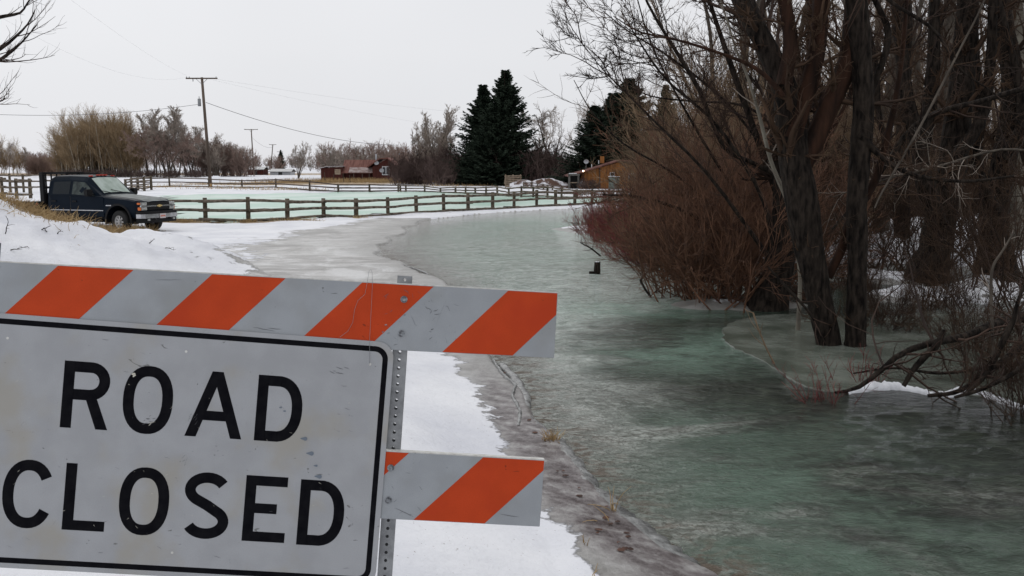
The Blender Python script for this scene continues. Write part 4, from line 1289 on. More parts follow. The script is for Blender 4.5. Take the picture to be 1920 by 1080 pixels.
for k, (px, y, s, lb) in enumerate(((1650, 13.2, .50, 'bare brown shrub right of the straight trunk'), (1520, 15.5, .55, 'bare brown shrub behind the forking tree'), (1700, 12.6, .42, 'bare twiggy shrub in front of the long snow patch'), (1830, 11.2, .6, 'bare shrub with dark twigs behind the fallen branches'), (1900, 9.6, .5, 'bare shrub at the right edge behind the snowy rim'),
                                    (1760, 14.8, .65, 'bare shrub before the massive trunk'), (1600, 17.5, .7, 'bare shrub far behind the straight trunk'), (1850, 16.0, 1.2, 'bare shrub between the massive trunk and the right edge'), (1680, 20.0, 1.3, 'bare shrub behind the bare brown shrub and the straight trunk'), (1780, 22, 1.5, 'tall bare shrub behind the massive trunk'),
                                    (1900, 23, 1.6, 'tall bare shrub behind the leaning trunk at the right edge'), (1480, 21, 1.3, 'tall bare shrub behind the thick willow trunk'), (1560, 22, 1.4, 'tall bare shrub between the thick trunk and the straight trunk'), (1990, 13, 1.2, 'bare shrub beyond the right edge of the photo'), (1940, 8.2, .4, 'bare shrub at the lower right edge of the photo'))):
    place('brush', px, y, k * 1.7, s, lb, 'shrub', 'bare shrubs under the trees')

# the wood behind: many trees, nothing tells them apart
k = 0
for ring_, (y0, cnt) in enumerate(((32, 6), (38, 9), (45, 12), (54, 13), (66, 14))):
    for j in range(cnt):
        px = 1300 - ring_ * 6 + (j + rnd.uniform(-.4, .4)) * (1400 - 60 * ring_) / cnt
        y = y0 + rnd.uniform(-2.5, 2.5)
        pr = ('wood_a', 'wood_b', 'wood_c', 'wood_d')[(k * 7 + ring_) % 4]
        s = rnd.uniform(.75, 1.15) * (0.40 + .60 * sstep(1290, 1520, px))
        place(pr, px, y, rnd.uniform(0, 6.28), float(s), 'bare brown tree in the wood behind the flooded trees', 'tree', 'bare trees of the wood on the right')
        k += 1
for j in range(46):
    px = 1320 + j * 26 + rnd.uniform(-20, 20); y = rnd.uniform(30, 52)
    place('brush' if j % 2 else 'will_tan', px, y, rnd.uniform(0, 6.28), rnd.uniform(1.3, 2.0) if j % 2 else rnd.uniform(.8, 1.3), 'bare bush of the undergrowth in the wood', 'shrub', 'undergrowth of the wood on the right')

# ------------------------------------------------------------------ left edge: branches of a near tree reaching into view
big_tree('bare_tree', 'bare tree beyond the left edge whose thin branches reach into the top left corner', 'tree', 9.5,
         [(-330, 700, 70), (-320, 500, 60), (-310, 300, 52), (-290, 120, 44), (-300, -60, 36), (-290, -300, 22)],
         [(9.5, [(-300, 260, 26), (-200, 200, 16), (-110, 140, 12), (-50, 115, 8), (0, 92, 6), (30, 68, 4.5), (52, 45, 3), (66, 18, 1.5)]),
          (9.3, [(-300, 200, 26), (-190, 110, 16), (-90, 70, 11), (-30, 40, 8), (10, 30, 6), (38, 24, 4), (50, 8, 3), (57, -4, 2)]),
          (9.6, [(-300, 290, 20), (-190, 230, 14), (-90, 180, 10), (-30, 130, 7), (10, 106, 5), (40, 80, 3.5), (58, 60, 2.2), (70, 46, 1.2)]),
          (9.4, [(-310, 330, 20), (-200, 270, 12), (-100, 230, 8), (-40, 200, 5), (0, 190, 3), (10, 184, 1.5)]),
          (9.2, [(-300, 100, 26), (-180, 30, 14), (-80, -10, 9), (0, -50, 6), (60, -110, 3)])], 31, 'bark', 'twig_dark', flare=1.1,
         spec=[dict(n=7, ang=(18, 45), lr=(.12, .3), rr=.45, t0=.45, seg=7, wig=.09, up=.06, tip=.25, rmin=.004, fall=.3), dict(n=4, ang=(18, 45), lr=(.3, .6), rr=.55, t0=.2, seg=5, wig=.11, up=.05, rmin=.0022, fall=.3)], trunk_twigs=0)

# ------------------------------------------------------------------ spruces


def spruce_mesh(seed, h=13.0, rb=3.6, layers=38, top2=None):
    rng = np.random.default_rng(seed)
    trv = polylines(rng, np.array([[0, 0, -.3]]), np.array([[0, 0, 1.0]]), np.array([h]), np.array([.2]), 10, .006, .02, .1)
    VV, FF, off = [], [], 0
    boughs = []
    for k in range(layers):
        t = (k + .5) / layers
        z = .5 + (h - .6) * t
        R = rb * ((1 - t) ** .78 * (1 - .45 * max(0, t - .72) / .28)) * (1 - .45 * max(0, .12 - t) / .12) + .10
        m = int(10 + 16 * (1 - t))
        for j in range(m):
            az = rng.uniform(0, 6.283); L_ = R * rng.uniform(.5, 1.22)
            slope = .65 * t - .20 + rng.normal() * .13
            boughs.append((az, z + rng.uniform(-.08, .08), L_, slope))
    B = np.array(boughs)
    seg = 12
    s = np.linspace(0, 1, seg + 1)[None]
    L_ = B[:, 2:3]
    rad_ = L_ * s; zz = B[:, 1:2] + L_ * (B[:, 3:4] * s - .28 * s + .42 * s ** 2.4)
    px_ = np.cos(B[:, :1]) * rad_; py_ = np.sin(B[:, :1]) * rad_
    pts = np.stack([px_, py_, zz], -1)
    tw = (pts, np.linspace(.035, .01, seg + 1)[None] * np.ones((len(B), 1)))
    # needles: small dark drooping slips all along every bough
    n = len(B); per = 60
    u = rng.uniform(.05, 1, (n, per)) ** .8
    keep = rng.uniform(size=(n, per)) < np.clip(L_ / rb * 1.6 + .35, 0, 1)
    i = np.minimum((u * seg).astype(int), seg - 1); f = u * seg - i
    ar = np.arange(n)[:, None]
    c = pts[ar, i] * (1 - f[..., None]) + pts[ar, i + 1] * f[..., None]
    out = np.stack([np.cos(B[:, 0]), np.sin(B[:, 0]), np.zeros(n)], -1)[:, None]
    side = np.stack([-np.sin(B[:, 0]), np.cos(B[:, 0]), np.zeros(n)], -1)[:, None]
    sg = rng.choice([-1, 1], (n, per))[..., None]
    ln = (.30 + .30 * rng.random((n, per)))[..., None] * (1.1 - .6 * u[..., None])
    d = out * rng.uniform(.4, 1.0, (n, per, 1)) + side * sg * rng.uniform(.3, .95, (n, per, 1)) + np.array([0, 0, -1.0]) * rng.uniform(-.55, .75, (n, per, 1))
    d = nrm(d) * ln
    wv = nrm(np.cross(d, rng.normal(size=d.shape))) * ln * .20
    c, d, wv = c[keep], d[keep], wv[keep]
    q = np.stack([c - wv * .6, c + d * .5 - wv, c + d, c + d * .5 + wv], 1).reshape(-1, 3)
    f4 = np.arange(len(q)).reshape(-1, 4)
    v1, f1 = tubes([(*tw, 3, 0)])
    return tmesh('trunk', [(*trv, 8, .03)]), mesh_np('boughs', np.concatenate([q, v1]), np.concatenate([f4, f1 + len(q)]))


PR['spruce'] = Proto('spruce_tree', spruce_mesh(61), (M['bark'], M['needles']), ('trunk', 'boughs'))
PR['spruce2'] = Proto('spruce_tree', spruce_mesh(62, 13, 3.9), (M['bark'], M['needles']), ('trunk', 'boughs'))
place('spruce2', 948, 110, 0, 1.32, 'tallest dark spruce, the right one of the joined pair behind the fence', 'spruce', sz=1.05)
place('spruce', 907, 112, 2, 1.3, 'dark spruce, the left and shorter one of the joined pair', 'spruce', sz=.93)
place('spruce', 928, 108, 4, 1.25, 'dark spruce standing in front between the joined pair', 'spruce', sz=.75)
place('spruce2', 1114, 100, 1, 1.25, 'dark spruce with a lower top, left of the pair above the orange cabin', 'spruce', sz=.68)
place('spruce2', 1176, 104, 3, 1.6, 'dark spruce with a pointed top right above the orange cabin roof', 'spruce', sz=.93)
place('spruce', 1146, 106, 5, 1.45, 'dark spruce wedged between the two spruces behind the orange cabin', 'spruce', sz=.82)
place('spruce', 1243, 108, 2.4, .9, 'dark spruce half hidden by willow twigs, rightmost of the spruces', 'spruce', sz=.9)
place('spruce', 685, 260, 1, .45, 'tiny dark conifer far behind the red cabin', 'spruce')
place('spruce2', 531, 420, 1, .7, 'small dark conifer on the skyline beside the far utility poles', 'spruce')

# ------------------------------------------------------------------ far trees
GP = 'poplars in the rounded clump on the left'
for k in range(58):
    b = -1 + 2 * (k + rnd.uniform(0, 1)) / 58
    px = 194 + 72 * b; y = 205 + rnd.uniform(-10, 12)
    hgt = (1 - abs(b) ** 2.6 * .42)
    place('poplar', px, y, rnd.uniform(0, 6.3), 1.0 * rnd.uniform(.86, 1.1), 'pale stemmed bare poplar in the rounded brown clump left of the tall pole', 'poplar', GP, sz=.96 * (1 - abs(b) ** 2.4 * .36) * rnd.uniform(.92, 1.03))
for k in range(24):
    px = 300 + rnd.uniform(-18, 74); y = 200 + rnd.uniform(-10, 18)
    place('far_b' if k % 2 else 'far_a', px, y, rnd.uniform(0, 6.3), rnd.uniform(1.0, 1.22) * (1 - .35 * sstep(350, 378, px)), 'slender grey bare tree in the row between the brown clump and the tall pole', 'tree', 'slender trees behind the tall pole')
for k in range(11):
    px = 388 + k * 7.4; y = 205 + rnd.uniform(-10, 10)
    place('will_far' if k % 2 else 'shrub_tan', px, y, rnd.uniform(0, 6.3), (rnd.uniform(.9, 1.15) if k % 2 else 2.2) * (1 - .45 * (k / 16)), 'low grey bare tree in the row between the two nearest utility poles', 'tree', 'low trees right of the tall pole')
for k in range(10):
    px = -30 + k * 9.5 + rnd.uniform(-3, 3); y = 230 + rnd.uniform(-14, 14)
    place('poplar' if k % 3 else 'far_b', px, y, rnd.uniform(0, 6.3), .72 * (1 - .25 * (k / 10)), 'thin bare poplar in the small group at the left edge of the photo', 'poplar', 'poplars at the left edge')
for k in range(12):
    place('shrub_tan', 64 + k * 6 + rnd.uniform(-4, 4), 250 + rnd.uniform(-15, 15), rnd.uniform(0, 6.3), 1.25, 'low reddish brown bush in the hedge left of the poplar clump', 'bush', 'hedge left of the poplar clump')
for k in range(18):
    place('shrub_far', 130 + k * 15 + rnd.uniform(-6, 6), 190 + rnd.uniform(-6, 6), rnd.uniform(0, 6.3), .55, 'dark low bush at the foot of the left trees', 'bush', 'bushes under the left trees')
# individual mid-ground trees
place('will_far', 562, 170, 1, .62, 'small round bare tree left of the red cabin, near the far poles', 'tree', sz=.72)
place('far_a', 606, 210, 3, .55, 'small bare tree with a clumped top just left of the red cabin', 'tree', sz=.62)
place('cotton', 690, 190, 2, .52, 'bare tree with pale forked limbs behind the red cabin chimney', 'cottonwood', sz=.52)
place('cotton', 712, 196, 4.4, .5, 'bare tree just right of the chimney behind the red cabin', 'cottonwood', sz=.50)
place('will_far', 812, 128, 0.4, 1.12, 'large round pale twigged willow left of the joined spruces', 'willow', sz=1.12)
place('will_far', 795, 133, 2.4, .7, 'rounded bare willow at the left shoulder of the large pale willow', 'willow', sz=.9)
place('will_far', 835, 133, 4.4, .7, 'rounded bare willow at the right shoulder of the large pale willow', 'willow', sz=.86)
place('cotton', 1048, 128, 2.0, .74, 'tall pale cottonwood with twisted limbs right of the joined spruces', 'cottonwood', sz=.80)
place('cotton', 1083, 135, 5.0, .86, 'tall pale bare cottonwood left of the right spruces', 'cottonwood', sz=.92)
place('far_b', 1012, 132, 1.0, .66, 'thin pale bare tree close to the joined spruces', 'tree', sz=.68)
place('cotton', 1110, 140, 3.3, .9, 'pale cottonwood rising behind the right spruces', 'cottonwood', sz=1.0)
for k in range(18):
    px = 625 + k * 9.0 + rnd.uniform(-5, 5); y = 175 + rnd.uniform(-10, 25)
    place(('will_far', 'shrub_tan', 'far_a')[k % 3], px, y, rnd.uniform(0, 6.3), (rnd.uniform(.5, .68), rnd.uniform(1.5, 1.9), rnd.uniform(.4, .55))[k % 3], 'reddish bare tree in the belt behind the red cabin', 'tree', 'belt of trees behind the red cabin')
for k in range(30):
    px = 764 + k * 11.0 + rnd.uniform(-6, 6); y = 116 + rnd.uniform(-8, 16)
    if 890 < px < 985: y = 124
    place('shrub_far', px, y, rnd.uniform(0, 6.3), rnd.uniform(.85, 1.3), 'dark bare bush in the hedge behind the flooded field', 'bush', 'dark bushes behind the flooded field')
for k, (px, s) in enumerate(((1000, 1.5), (975, 1.3), (870, 1.45), (848, 1.35), (1030, 1.3), (1016, 1.5), (860, 1.6), (990, 1.6))):
    place('shrub_far', px, (113 if px < 990 else 108) + k, k, s, 'large dark rounded bush beside the foot of the joined spruces', 'bush', 'large bushes by the spruces')
for k in range(70):
    px = 380 + k * 12 + rnd.uniform(-8, 8); y = 360 + rnd.uniform(-20, 120)
    if px > 1180: break
    place(('shrub_tan', 'far_a', 'will_far')[k % 3], px, y, rnd.uniform(0, 6.3), (1.7, .5, .55)[k % 3] * rnd.uniform(.8, 1.2), 'distant bare tree on the skyline', 'tree', 'distant trees along the skyline')
for k in range(26):
    px = -60 + k * 18 + rnd.uniform(-8, 8); y = 480 + rnd.uniform(-40, 90)
    place('shrub_tan', px, y, rnd.uniform(0, 6.3), 1.9 * rnd.uniform(.8, 1.2), 'distant low bush line on the left skyline', 'bush', 'distant bushes on the left')
for k in range(26):
    px = 1100 + k * 22 + rnd.uniform(-8, 8); y = 92 + rnd.uniform(-6, 30)
    if px < 1330: continue
    place(('wood_a', 'wood_c', 'wood_d')[k % 3], px, y, rnd.uniform(0, 6.3), rnd.uniform(.7, 1.0), 'bare brown tree in the wood behind the flooded trees', 'tree', 'bare trees of the wood on the right')

# ================================================================== FENCES


def log_mesh(name, p0, p1, r0, r1, seed, origin, sides=8, seg=5, bend=.012, cap=True):
    rng = np.random.default_rng(seed)
    p0, p1 = np.array(p0, float), np.array(p1, float)
    t = np.linspace(0, 1, seg + 1)[:, None]
    pts = p0 + (p1 - p0) * t
    L_ = np.linalg.norm(p1 - p0)
    w_ = rng.normal(size=(seg + 1, 3)) * bend * L_ ** .5 * .4; w_[0] = w_[-1] = 0
    pts = pts + w_
    rad = r0 + (r1 - r0) * t[:, 0]
    pts = np.vstack([pts[:1] + (p0 - p1) / L_ * .003, pts, pts[-1:] + (p1 - p0) / L_ * .003])   # closed ends
    rad = np.concatenate([[.002], rad * (1 + rng.normal(size=seg + 1) * .05), [.002]])
    return tmesh(name, [(pts[None], rad[None], sides, .05)], origin)


def fence(name, label, posts, z0, pr, rr, fracs, mats_, rows=None, stubs=True, front=True, seedb=0, group=None, cat='fence', zfix=None):
    """posts: photo (px, py top, py foot); each post and each rail is a part"""
    pts = []
    for q in posts:
        b = P(q[0], q[2], z0)
        h_ = (q[2] - q[1]) * b[1] / FOC
        pts.append((b, h_))
    base = pts[0][0]
    t = thing(name, label, cat, tuple(base), group=group)
    rng = random.Random(seedb)
    for k, (b, h_) in enumerate(pts):
        lx, ly = rng.uniform(-.02, .02), rng.uniform(-.02, .02)
        zz = gz(b[0], b[1]) if zfix is None else zfix
        link('post', log_mesh('post', (b[0], b[1], min(zz, b[2]) - .25), (b[0] + lx, b[1] + ly, b[2] + h_), pr * rng.uniform(.92, 1.12), pr * rng.uniform(.85, 1.0), seedb + k, base, 9, 4, .004), M[mats_[0]], t)
    for k in range(len(pts) - 1):
        a, ha = pts[k]; b, hb = pts[k + 1]
        d = (b - a); L_ = np.linalg.norm(d); d = d / L_
        nrm_ = np.array([d[1], -d[0], 0])           # towards the camera
        if nrm_[1] > 0: nrm_ = -nrm_
        for j, fr in enumerate(fracs):
            off = nrm_ * (pr * .95 + rr * .6) * (1 if front else -1) * (1 if k % 2 == 0 else .92)
            ext = .22 if stubs else .05
            za = a[2] + ha * (fr + rng.uniform(-.03, .03)); zb_ = b[2] + hb * (fr + rng.uniform(-.03, .03))
            pa = a + off - d * (ext if (k % 2 == 0) else -.0) ; pb = b + off + d * (ext if (k % 2 == 1) else .0)
            pa = np.array([pa[0], pa[1], za]); pb = np.array([pb[0], pb[1], zb_])
            link('rail', log_mesh('rail', pa, pb, rr * rng.uniform(.9, 1.12), rr * rng.uniform(.85, 1.05), seedb + 100 + k * 5 + j, base, 8, 6, .009), M[mats_[1]], t)
    return t


fence('rail_fence', 'weathered three rail log fence along the flooded road', [(226, 373, 417), (300, 371, 416), (385.7, 371, 416), (466, 369.5, 417.5), (538.9, 372.5, 414.7), (607, 372, 407.7), (668, 372, 409), (727.7, 369.9, 405.5), (780.8, 366.6, 401), (832, 363, 399), (877.8, 363, 396.4),
      (923.7, 360.5, 394.3), (964, 359, 392), (1005.7, 356.4, 389.5), (1042, 357, 388), (1077.7, 357, 386), (1109.7, 355.5, 383.6), (1142, 355, 382), (1174, 354, 381), (1206, 353, 380), (1240, 353, 379)], W, .095, .062, (.10, .50, .86), ('post_wood', 'log'), seedb=1000)
fence('rail_fence', 'dark rail fence on the far side of the flooded field, running before the red cabin', [(247, 333, 352), (318, 332, 351), (392, 334, 352), (454, 337, 353), (517.7, 335, 353), (580.7, 338, 359), (634, 345, 360), (693, 345, 360), (747, 346, 359)], W, .09, .062, (.12, .5, .88), ('post_wood', 'pole_wood'), stubs=False, seedb=1400)
fence('rail_fence', 'rail fence closing the back of the flooded field below the dark bushes', [(751, 347, 359.5), (761, 347, 359.5), (796.6, 347, 360), (826, 352, 361), (854, 350, 362), (872.7, 350, 363.5), (891, 351, 363.5), (911, 350, 364), (932.6, 348.5, 364), (954, 352, 368.5), (977.5, 349, 370), (1000, 350, 369.5), (1026.5, 348, 370), (1052.5, 353, 372.6), (1081.5, 355, 372.6), (1115, 356, 371), (1150, 356, 371)],
      W, .085, .055, (.12, .5, .88), ('post_wood', 'log'), stubs=False, seedb=1600)
fence('rail_fence', 'thin pole fence slanting down the snow from the plank stack to the root cellar', [(982, 341, 355), (997, 341, 354.5), (1008, 343, 355), (1019, 345, 357), (1036, 347, 358), (1055, 348, 359)], W, .07, .045, (.15, .5, .88), ('post_wood', 'pole_wood'), stubs=False, seedb=1800)
fence('corral_fence', 'corral fence behind the truck bed at the left edge of the photo', [(-60, 330, 377), (-25, 332, 376), (5.5, 332, 375), (32, 335, 375), (58, 335, 375)], W, .11, .075, (.28, .6, .9), ('post_wood', 'log'), seedb=2000)
fence('corral_fence', 'farther corral fence behind the left truck bed, seen between its posts', [(-30, 325, 362), (20, 326, 362), (45, 327, 362), (78, 325, 361), (120, 327, 361)], W, .10, .07, (.3, .6, .9), ('post_wood', 'log'), stubs=False, seedb=2100)
fence('corral_fence', 'corral corner of close set posts just right of the truck cab', [(236, 336, 357), (247, 334, 357), (259, 333, 358), (271, 332, 359.5), (284, 330, 357)], W, .12, .07, (.2, .45, .7, .9), ('post_wood', 'log'), stubs=False, seedb=2200)

# a stack of weathered plank panels
pk = thing('plank_stack', 'stack of weathered grey planks leaning at the corner before the spruces', 'planks', tuple(P(962, 352.5, W)))
bx0 = P(962, 350, W)
for k in range(7):
    bm = box(bmesh.new(), -.95, .95, -.09 - (k % 2) * .03, .0, .08 + k * .19, .21 + k * .19)
    o = bm_obj('plank', bm, M['plank'], pk); o.rotation_euler = (0, rnd.uniform(-.03, .06), .35 + rnd.uniform(-.06, .06)); o.location = (rnd.uniform(-.1, .1), 0, 0)
    o.scale = (1, 1, 1)
for s_ in (-.8, 0, .8): boxo('batten', s_ - .06, s_ + .06, .02 + s_ * .36, .10 + s_ * .36, 0, 1.45, M['plank'], pk)

# fence post stump in the current
b = P(1119, 513, W)
st = thing('wooden_stump', 'dark wooden post stump standing in the current between barricade and thicket', 'stump', tuple(b))
link('post', log_mesh('post', (0, 0, -.25), (.01, 0, .25), .075, .066, 5, (0, 0, 0), 11, 5, .003), M['bark'], st)
link('log', log_mesh('log', (-.16, -.02, .02), (-.02, .03, .01), .03, .04, 6, (0, 0, 0), 8, 4), M['bark'], st)
boxo('post_top', -.035, .045, -.04, .04, .245, .265, M['snow_cap'], st, bev=.008)

# ================================================================== ICE SHELVES WITH SNOWY RIMS


def shelf(name, px, z0, th, m, rim=None, seed=3, label=None, cat=None):
    """a thin plate of ice with a ragged edge, rim: index range that carries a ridge of snow"""
    rng = np.random.default_rng(seed)
    pts = np.array([P(a, b, z0)[:2] for a, b in px])
    dense = []
    for k in range(len(pts)):
        a, b = pts[k], pts[(k + 1) % len(pts)]
        n = max(1, int(np.linalg.norm(b - a) / .12))
        for q in range(n): dense.append(a + (b - a) * q / n)
    dense = np.array(dense)
    ct = dense.mean(0)
    # soften the corners, then roughen
    for _ in range(3): dense = (dense + np.roll(dense, 1, 0) + np.roll(dense, -1, 0)) / 3
    dense = dense + rng.normal(size=dense.shape) * .014
    bm = bmesh.new()
    top = [bm.verts.new((x, y, z0 + th)) for x, y in dense]
    bot = [bm.verts.new((x + (x - ct[0]) * .004, y + (y - ct[1]) * .004, z0 - .03)) for x, y in dense]
    bm.faces.new(top)
    n = len(top)
    for k in range(n): bm.faces.new((top[k], bot[k], bot[(k + 1) % n], top[(k + 1) % n]))
    o = bm_obj(name, bm, m)
    o['kind'] = 'structure'
    return o, dense


ice_m = mat('clear_ice', (0.085, 0.10, 0.08), 0.22, c2=(0.20, 0.22, 0.19), scale=1.6, detail=7, bump=.01, bscale=5)
rim_m = mat('frosted_rim', (0.16, 0.19, 0.17), 0.5, c2=(0.36, 0.40, 0.37), scale=6, bump=.01)
shelf('ice_shelf', [(1352, 628), (1366, 606), (1420, 592), (1520, 588), (1640, 600), (1900, 560), (2200, 560), (2200, 700), (1920, 760), (1830, 740), (1740, 738), (1690, 727), (1640, 727), (1590, 735), (1540, 738), (1490, 716), (1420, 670), (1370, 652)], W + .002, .009, ice_m)


def ridge(name, pts3, widths, hts, m, seed=1, kind='structure', flat=8, nse=.25):
    """low heap along a line, roughened"""
    rng = np.random.default_rng(seed)
    p = smooth_path(pts3, widths, len(pts3) * 14)
    h_ = smooth_path(pts3, hts, len(pts3) * 14)[1][0]
    c, w_ = p[0][0], p[1][0]
    t = np.gradient(c[:, :2], axis=0); t /= np.linalg.norm(t, axis=1, keepdims=True) + 1e-9
    nn = np.stack([-t[:, 1], t[:, 0]], -1)
    jit = fbm(np.arange(len(c)) * .45 + seed * 7, np.zeros(len(c)) + seed, 4) - .5
    c = c.copy(); c[:, :2] += nn * (jit * nse * 2 * w_)[:, None]
    h_ = h_ * (.6 + .9 * fbm(np.arange(len(c)) * .5 + 40, np.zeros(len(c)) + seed, 3)); w_ = w_ * (.6 + .8 * fbm(np.arange(len(c)) * .35 + 80, np.zeros(len(c)) + seed, 3))
    VV = []
    for k in range(flat + 1):
        a = math.pi * k / flat
        q = np.empty((len(c), 3)); q[:, :2] = c[:, :2] + nn * (math.cos(a) * w_)[:, None]
        q[:, 2] = c[:, 2] - .02 + (math.sin(a) ** .8 * (h_ + .02)) * (1 + rng.normal(size=len(c)) * .06)
        VV.append(q)
    VV = np.stack(VV, 1)
    id_ = np.arange(VV.shape[0] * VV.shape[1]).reshape(VV.shape[:2])
    F_ = np.stack([id_[:-1, :-1], id_[1:, :-1], id_[1:, 1:], id_[:-1, 1:]], -1).reshape(-1, 4)
    o = link(name, mesh_np(name, VV.reshape(-1, 3), F_, True), m)
    if kind: o['kind'] = kind
    return o


R3 = lambda lst, z: [P(a, b, z) for a, b in lst]
ridge('snow_rim', R3([(1585, 738), (1640, 728), (1690, 729), (1740, 740), (1775, 743), (1815, 736), (1850, 744), (1925, 768), (2050, 775)], W), [.05, .09, .06, .05, .06, .07, .05, .04, .08], [.03, .06, .05, .04, .05, .06, .04, .04, .06], M['snow_cap'], 1)
ridge('snow_rim', R3([(1300, 574), (1345, 577), (1400, 579), (1440, 582)], W), [.05, .07, .06, .03], [.03, .04, .03, .02], M['snow_cap'], 3)
ridge('snow_rim', R3([(1650, 560), (1690, 560), (1740, 560), (1810, 568), (1860, 563), (1925, 560)], W), [.25, .35, .4, .25, .2, .2], [.06, .10, .12, .08, .06, .06], M['snow_cap'], 4)
ridge('snow_rim', R3([(1150, 446), (1185, 444), (1220, 447)], W), [.15] * 3, [.05] * 3, M['snow_cap'], 5)

# the broken lip of shore ice beside the barricade: dark wet ledge with a twin crack
lip_m = mat('shore_ice', (0.09, 0.09, 0.088), 0.25, c2=(0.26, 0.265, 0.26), scale=9, detail=8, bump=.02, bscale=16)
ridge('ice_ledge', R3([(940, 682), (968, 712), (985, 745), (988, 775), (1010, 800), (1046, 828), (1060, 850), (1090, 888), (1098, 905), (1140, 950), (1180, 985), (1250, 1040), (1310, 1085)], W + .02), [.05, .05, .05, .04, .05, .06, .07, .07, .08, .10, .12, .13, .13], [.02, .025, .02, .02, .03, .03, .035, .03, .035, .035, .03, .03, .03], lip_m, 6, nse=.35)
ridge('ice_ledge', R3([(925, 676), (945, 705), (965, 722), (962, 745), (975, 770), (972, 800)], W + .05), [.02] * 6, [.02] * 6, lip_m, 7, nse=.5)
ridge('ice_ledge', R3([(700, 490), (740, 492), (760, 498), (800, 512), (795, 530), (840, 560)], W + .03), [.015] * 6, [.010] * 6, lip_m, 10, nse=.6)

# ================================================================== GRASS, LEAVES, LITTER


def grass_patch(name, label, spots, n, hgt, seed, lean=.5, m='grass'):
    """spots: world ellipses (x, y, rx, ry); thin tapering blades bent over"""
    rng = np.random.default_rng(seed)
    sp_ = np.array(spots); k = rng.integers(0, len(spots), n)
    u = rng.normal(size=(n, 2)) * .5
    x = sp_[k, 0] + u[:, 0] * sp_[k, 2]; y = sp_[k, 1] + u[:, 1] * sp_[k, 3]
    z = height(x, y)[0]
    pos = np.stack([x, y, z - .03], -1)
    d = np.stack([rng.normal(size=n) * lean, rng.normal(size=n) * lean, np.ones(n)], -1)
    tr = polylines(rng, pos, d, hgt * rng.uniform(.5, 1.3, n), np.full(n, .0035 + .00016 * y.mean()), 4, .22, -.12, .3)
    o = link(name, tmesh(name, [(*tr, 3, 0)]), M[m])
    o['label'] = label; o['category'] = 'grass'; o['kind'] = 'stuff'
    return o


def W2(px, py, z=W): return tuple(P(px, py, z)[:2])


fx = [W2(a, b) for a, b in ((190, 437), (215, 440), (240, 437), (262, 436), (175, 434), (225, 434), (250, 441))]
grass_patch('dry_grass', 'tuft of dry straw coloured grass in the snow before the truck front wheels', [(x, y, .55, .35) for x, y in fx], 2600, .32, 1, .6)
c2, c3, c4 = CREST[2], CREST[3], CREST[4]
grass_patch('dry_grass', 'dry brown grass on top of the snowy bank at the left edge', [(c2[0] + .2, c2[1], .9, .5), (c3[0], c3[1] + .1, .7, .4), (c4[0], c4[1], .8, .4), (c2[0] - 1.2, c2[1] - .2, .9, .4)], 1500, .26, 2, .7)
grass_patch('dry_grass', 'dry grass drooping down the face of the snowy bank below the truck bed', [(*PD(95, 418, 16.8)[:2], .5, .3), (*PD(45, 420, 15.6)[:2], .5, .2), (*PD(135, 425, 17.6)[:2], .6, .3)], 700, .22, 21, .8)
fl_ = [W2(px, 418.5) for px in range(312, 480, 10)] + [W2(px, 416) for px in range(480, 600, 26)] + [W2(675, 410)]
grass_patch('dry_grass', 'line of reddish dry grass along the foot of the log fence', [(x, y, .45, .25) for x, y in fl_], 1700, .20, 3, .6)
grass_patch('dry_grass', 'tan standing grass in front of the red cabin', [(*W2(a, b), 6, 4) for a, b in ((540, 343), (600, 343), (640, 342), (690, 342), (740, 343), (780, 343))], 4200, .65, 4, .3)
grass_patch('dry_grass', 'tan grass sticking through snow beyond the flooded field', [(*W2(a, b), 5, 1.6) for a, b in ((300, 352), (430, 355), (540, 357), (470, 348), (380, 347), (840, 350), (930, 349), (985, 346))], 1800, .35, 5, .4)
grass_patch('dry_grass', 'small straw tuft on the shore ice between the two barricade rails', [(*W2(1036, 826, W + .05), .07, .05)], 60, .12, 6, .35)
grass_patch('dry_grass', 'few straws at the water edge below the lower rail', [(*W2(1143, 985, W + .05), .03, .03), (*W2(1150, 960, W + .05), .02, .02)], 9, .22, 7, .35)
grass_patch('dry_grass', 'few dark dry stems at the snow edge near the bottom of the photo', [(*W2(1105, 1075, -.32), .05, .03), (*W2(1098, 1010, -.32), .03, .02)], 10, .09, 8, .5)

rng = np.random.default_rng(12)
bm = bmesh.new()
spots = [(1150, 1045), (1142, 1052), (1128, 990), (1112, 1005), (1120, 960), (1090, 945), (1080, 935), (1150, 1000), (1052, 890), (1062, 905), (1035, 800), (1000, 820), (948, 700), (944, 712), (962, 785), (990, 800), (1175, 1060), (1160, 1075), (1115, 1030), (1180, 1020), (1030, 860), (1010, 845)]
for a, b in spots:
    for q in range(rng.integers(0, 3)):
        c = P(a + rng.normal() * 9, b + rng.normal() * 5, W + .03)
        z = gz(c[0], c[1]) + .008
        s_ = rng.uniform(.007, .026); az = rng.uniform(0, 6.28)
        vs = []
        for t_ in range(7):
            an = t_ / 7 * 6.283; r_ = s_ * (1 + .5 * math.cos(an)) * (1 + rng.normal() * .15)
            vs.append(bm.verts.new((c[0] + r_ * math.cos(an + az), c[1] + r_ * math.sin(an + az), z + abs(rng.normal()) * .003)))
        cv = bm.verts.new((c[0], c[1], z + .004))
        for t_ in range(7): bm.faces.new((vs[t_], vs[(t_ + 1) % 7], cv))
o = bm_obj('fallen_leaves', bm, M['leaf']); tag(o, 'brown dead leaves scattered on the wet shore ice', 'leaves', kind='stuff')

# bits of twig lying on the snow of the bank
def bank_pt(px, py):
    """where a line of sight meets the ground"""
    for y in np.arange(6, 30, .05):
        q = PD(px, py, y)
        if q[2] <= gz(q[0], q[1]): return q
    return q


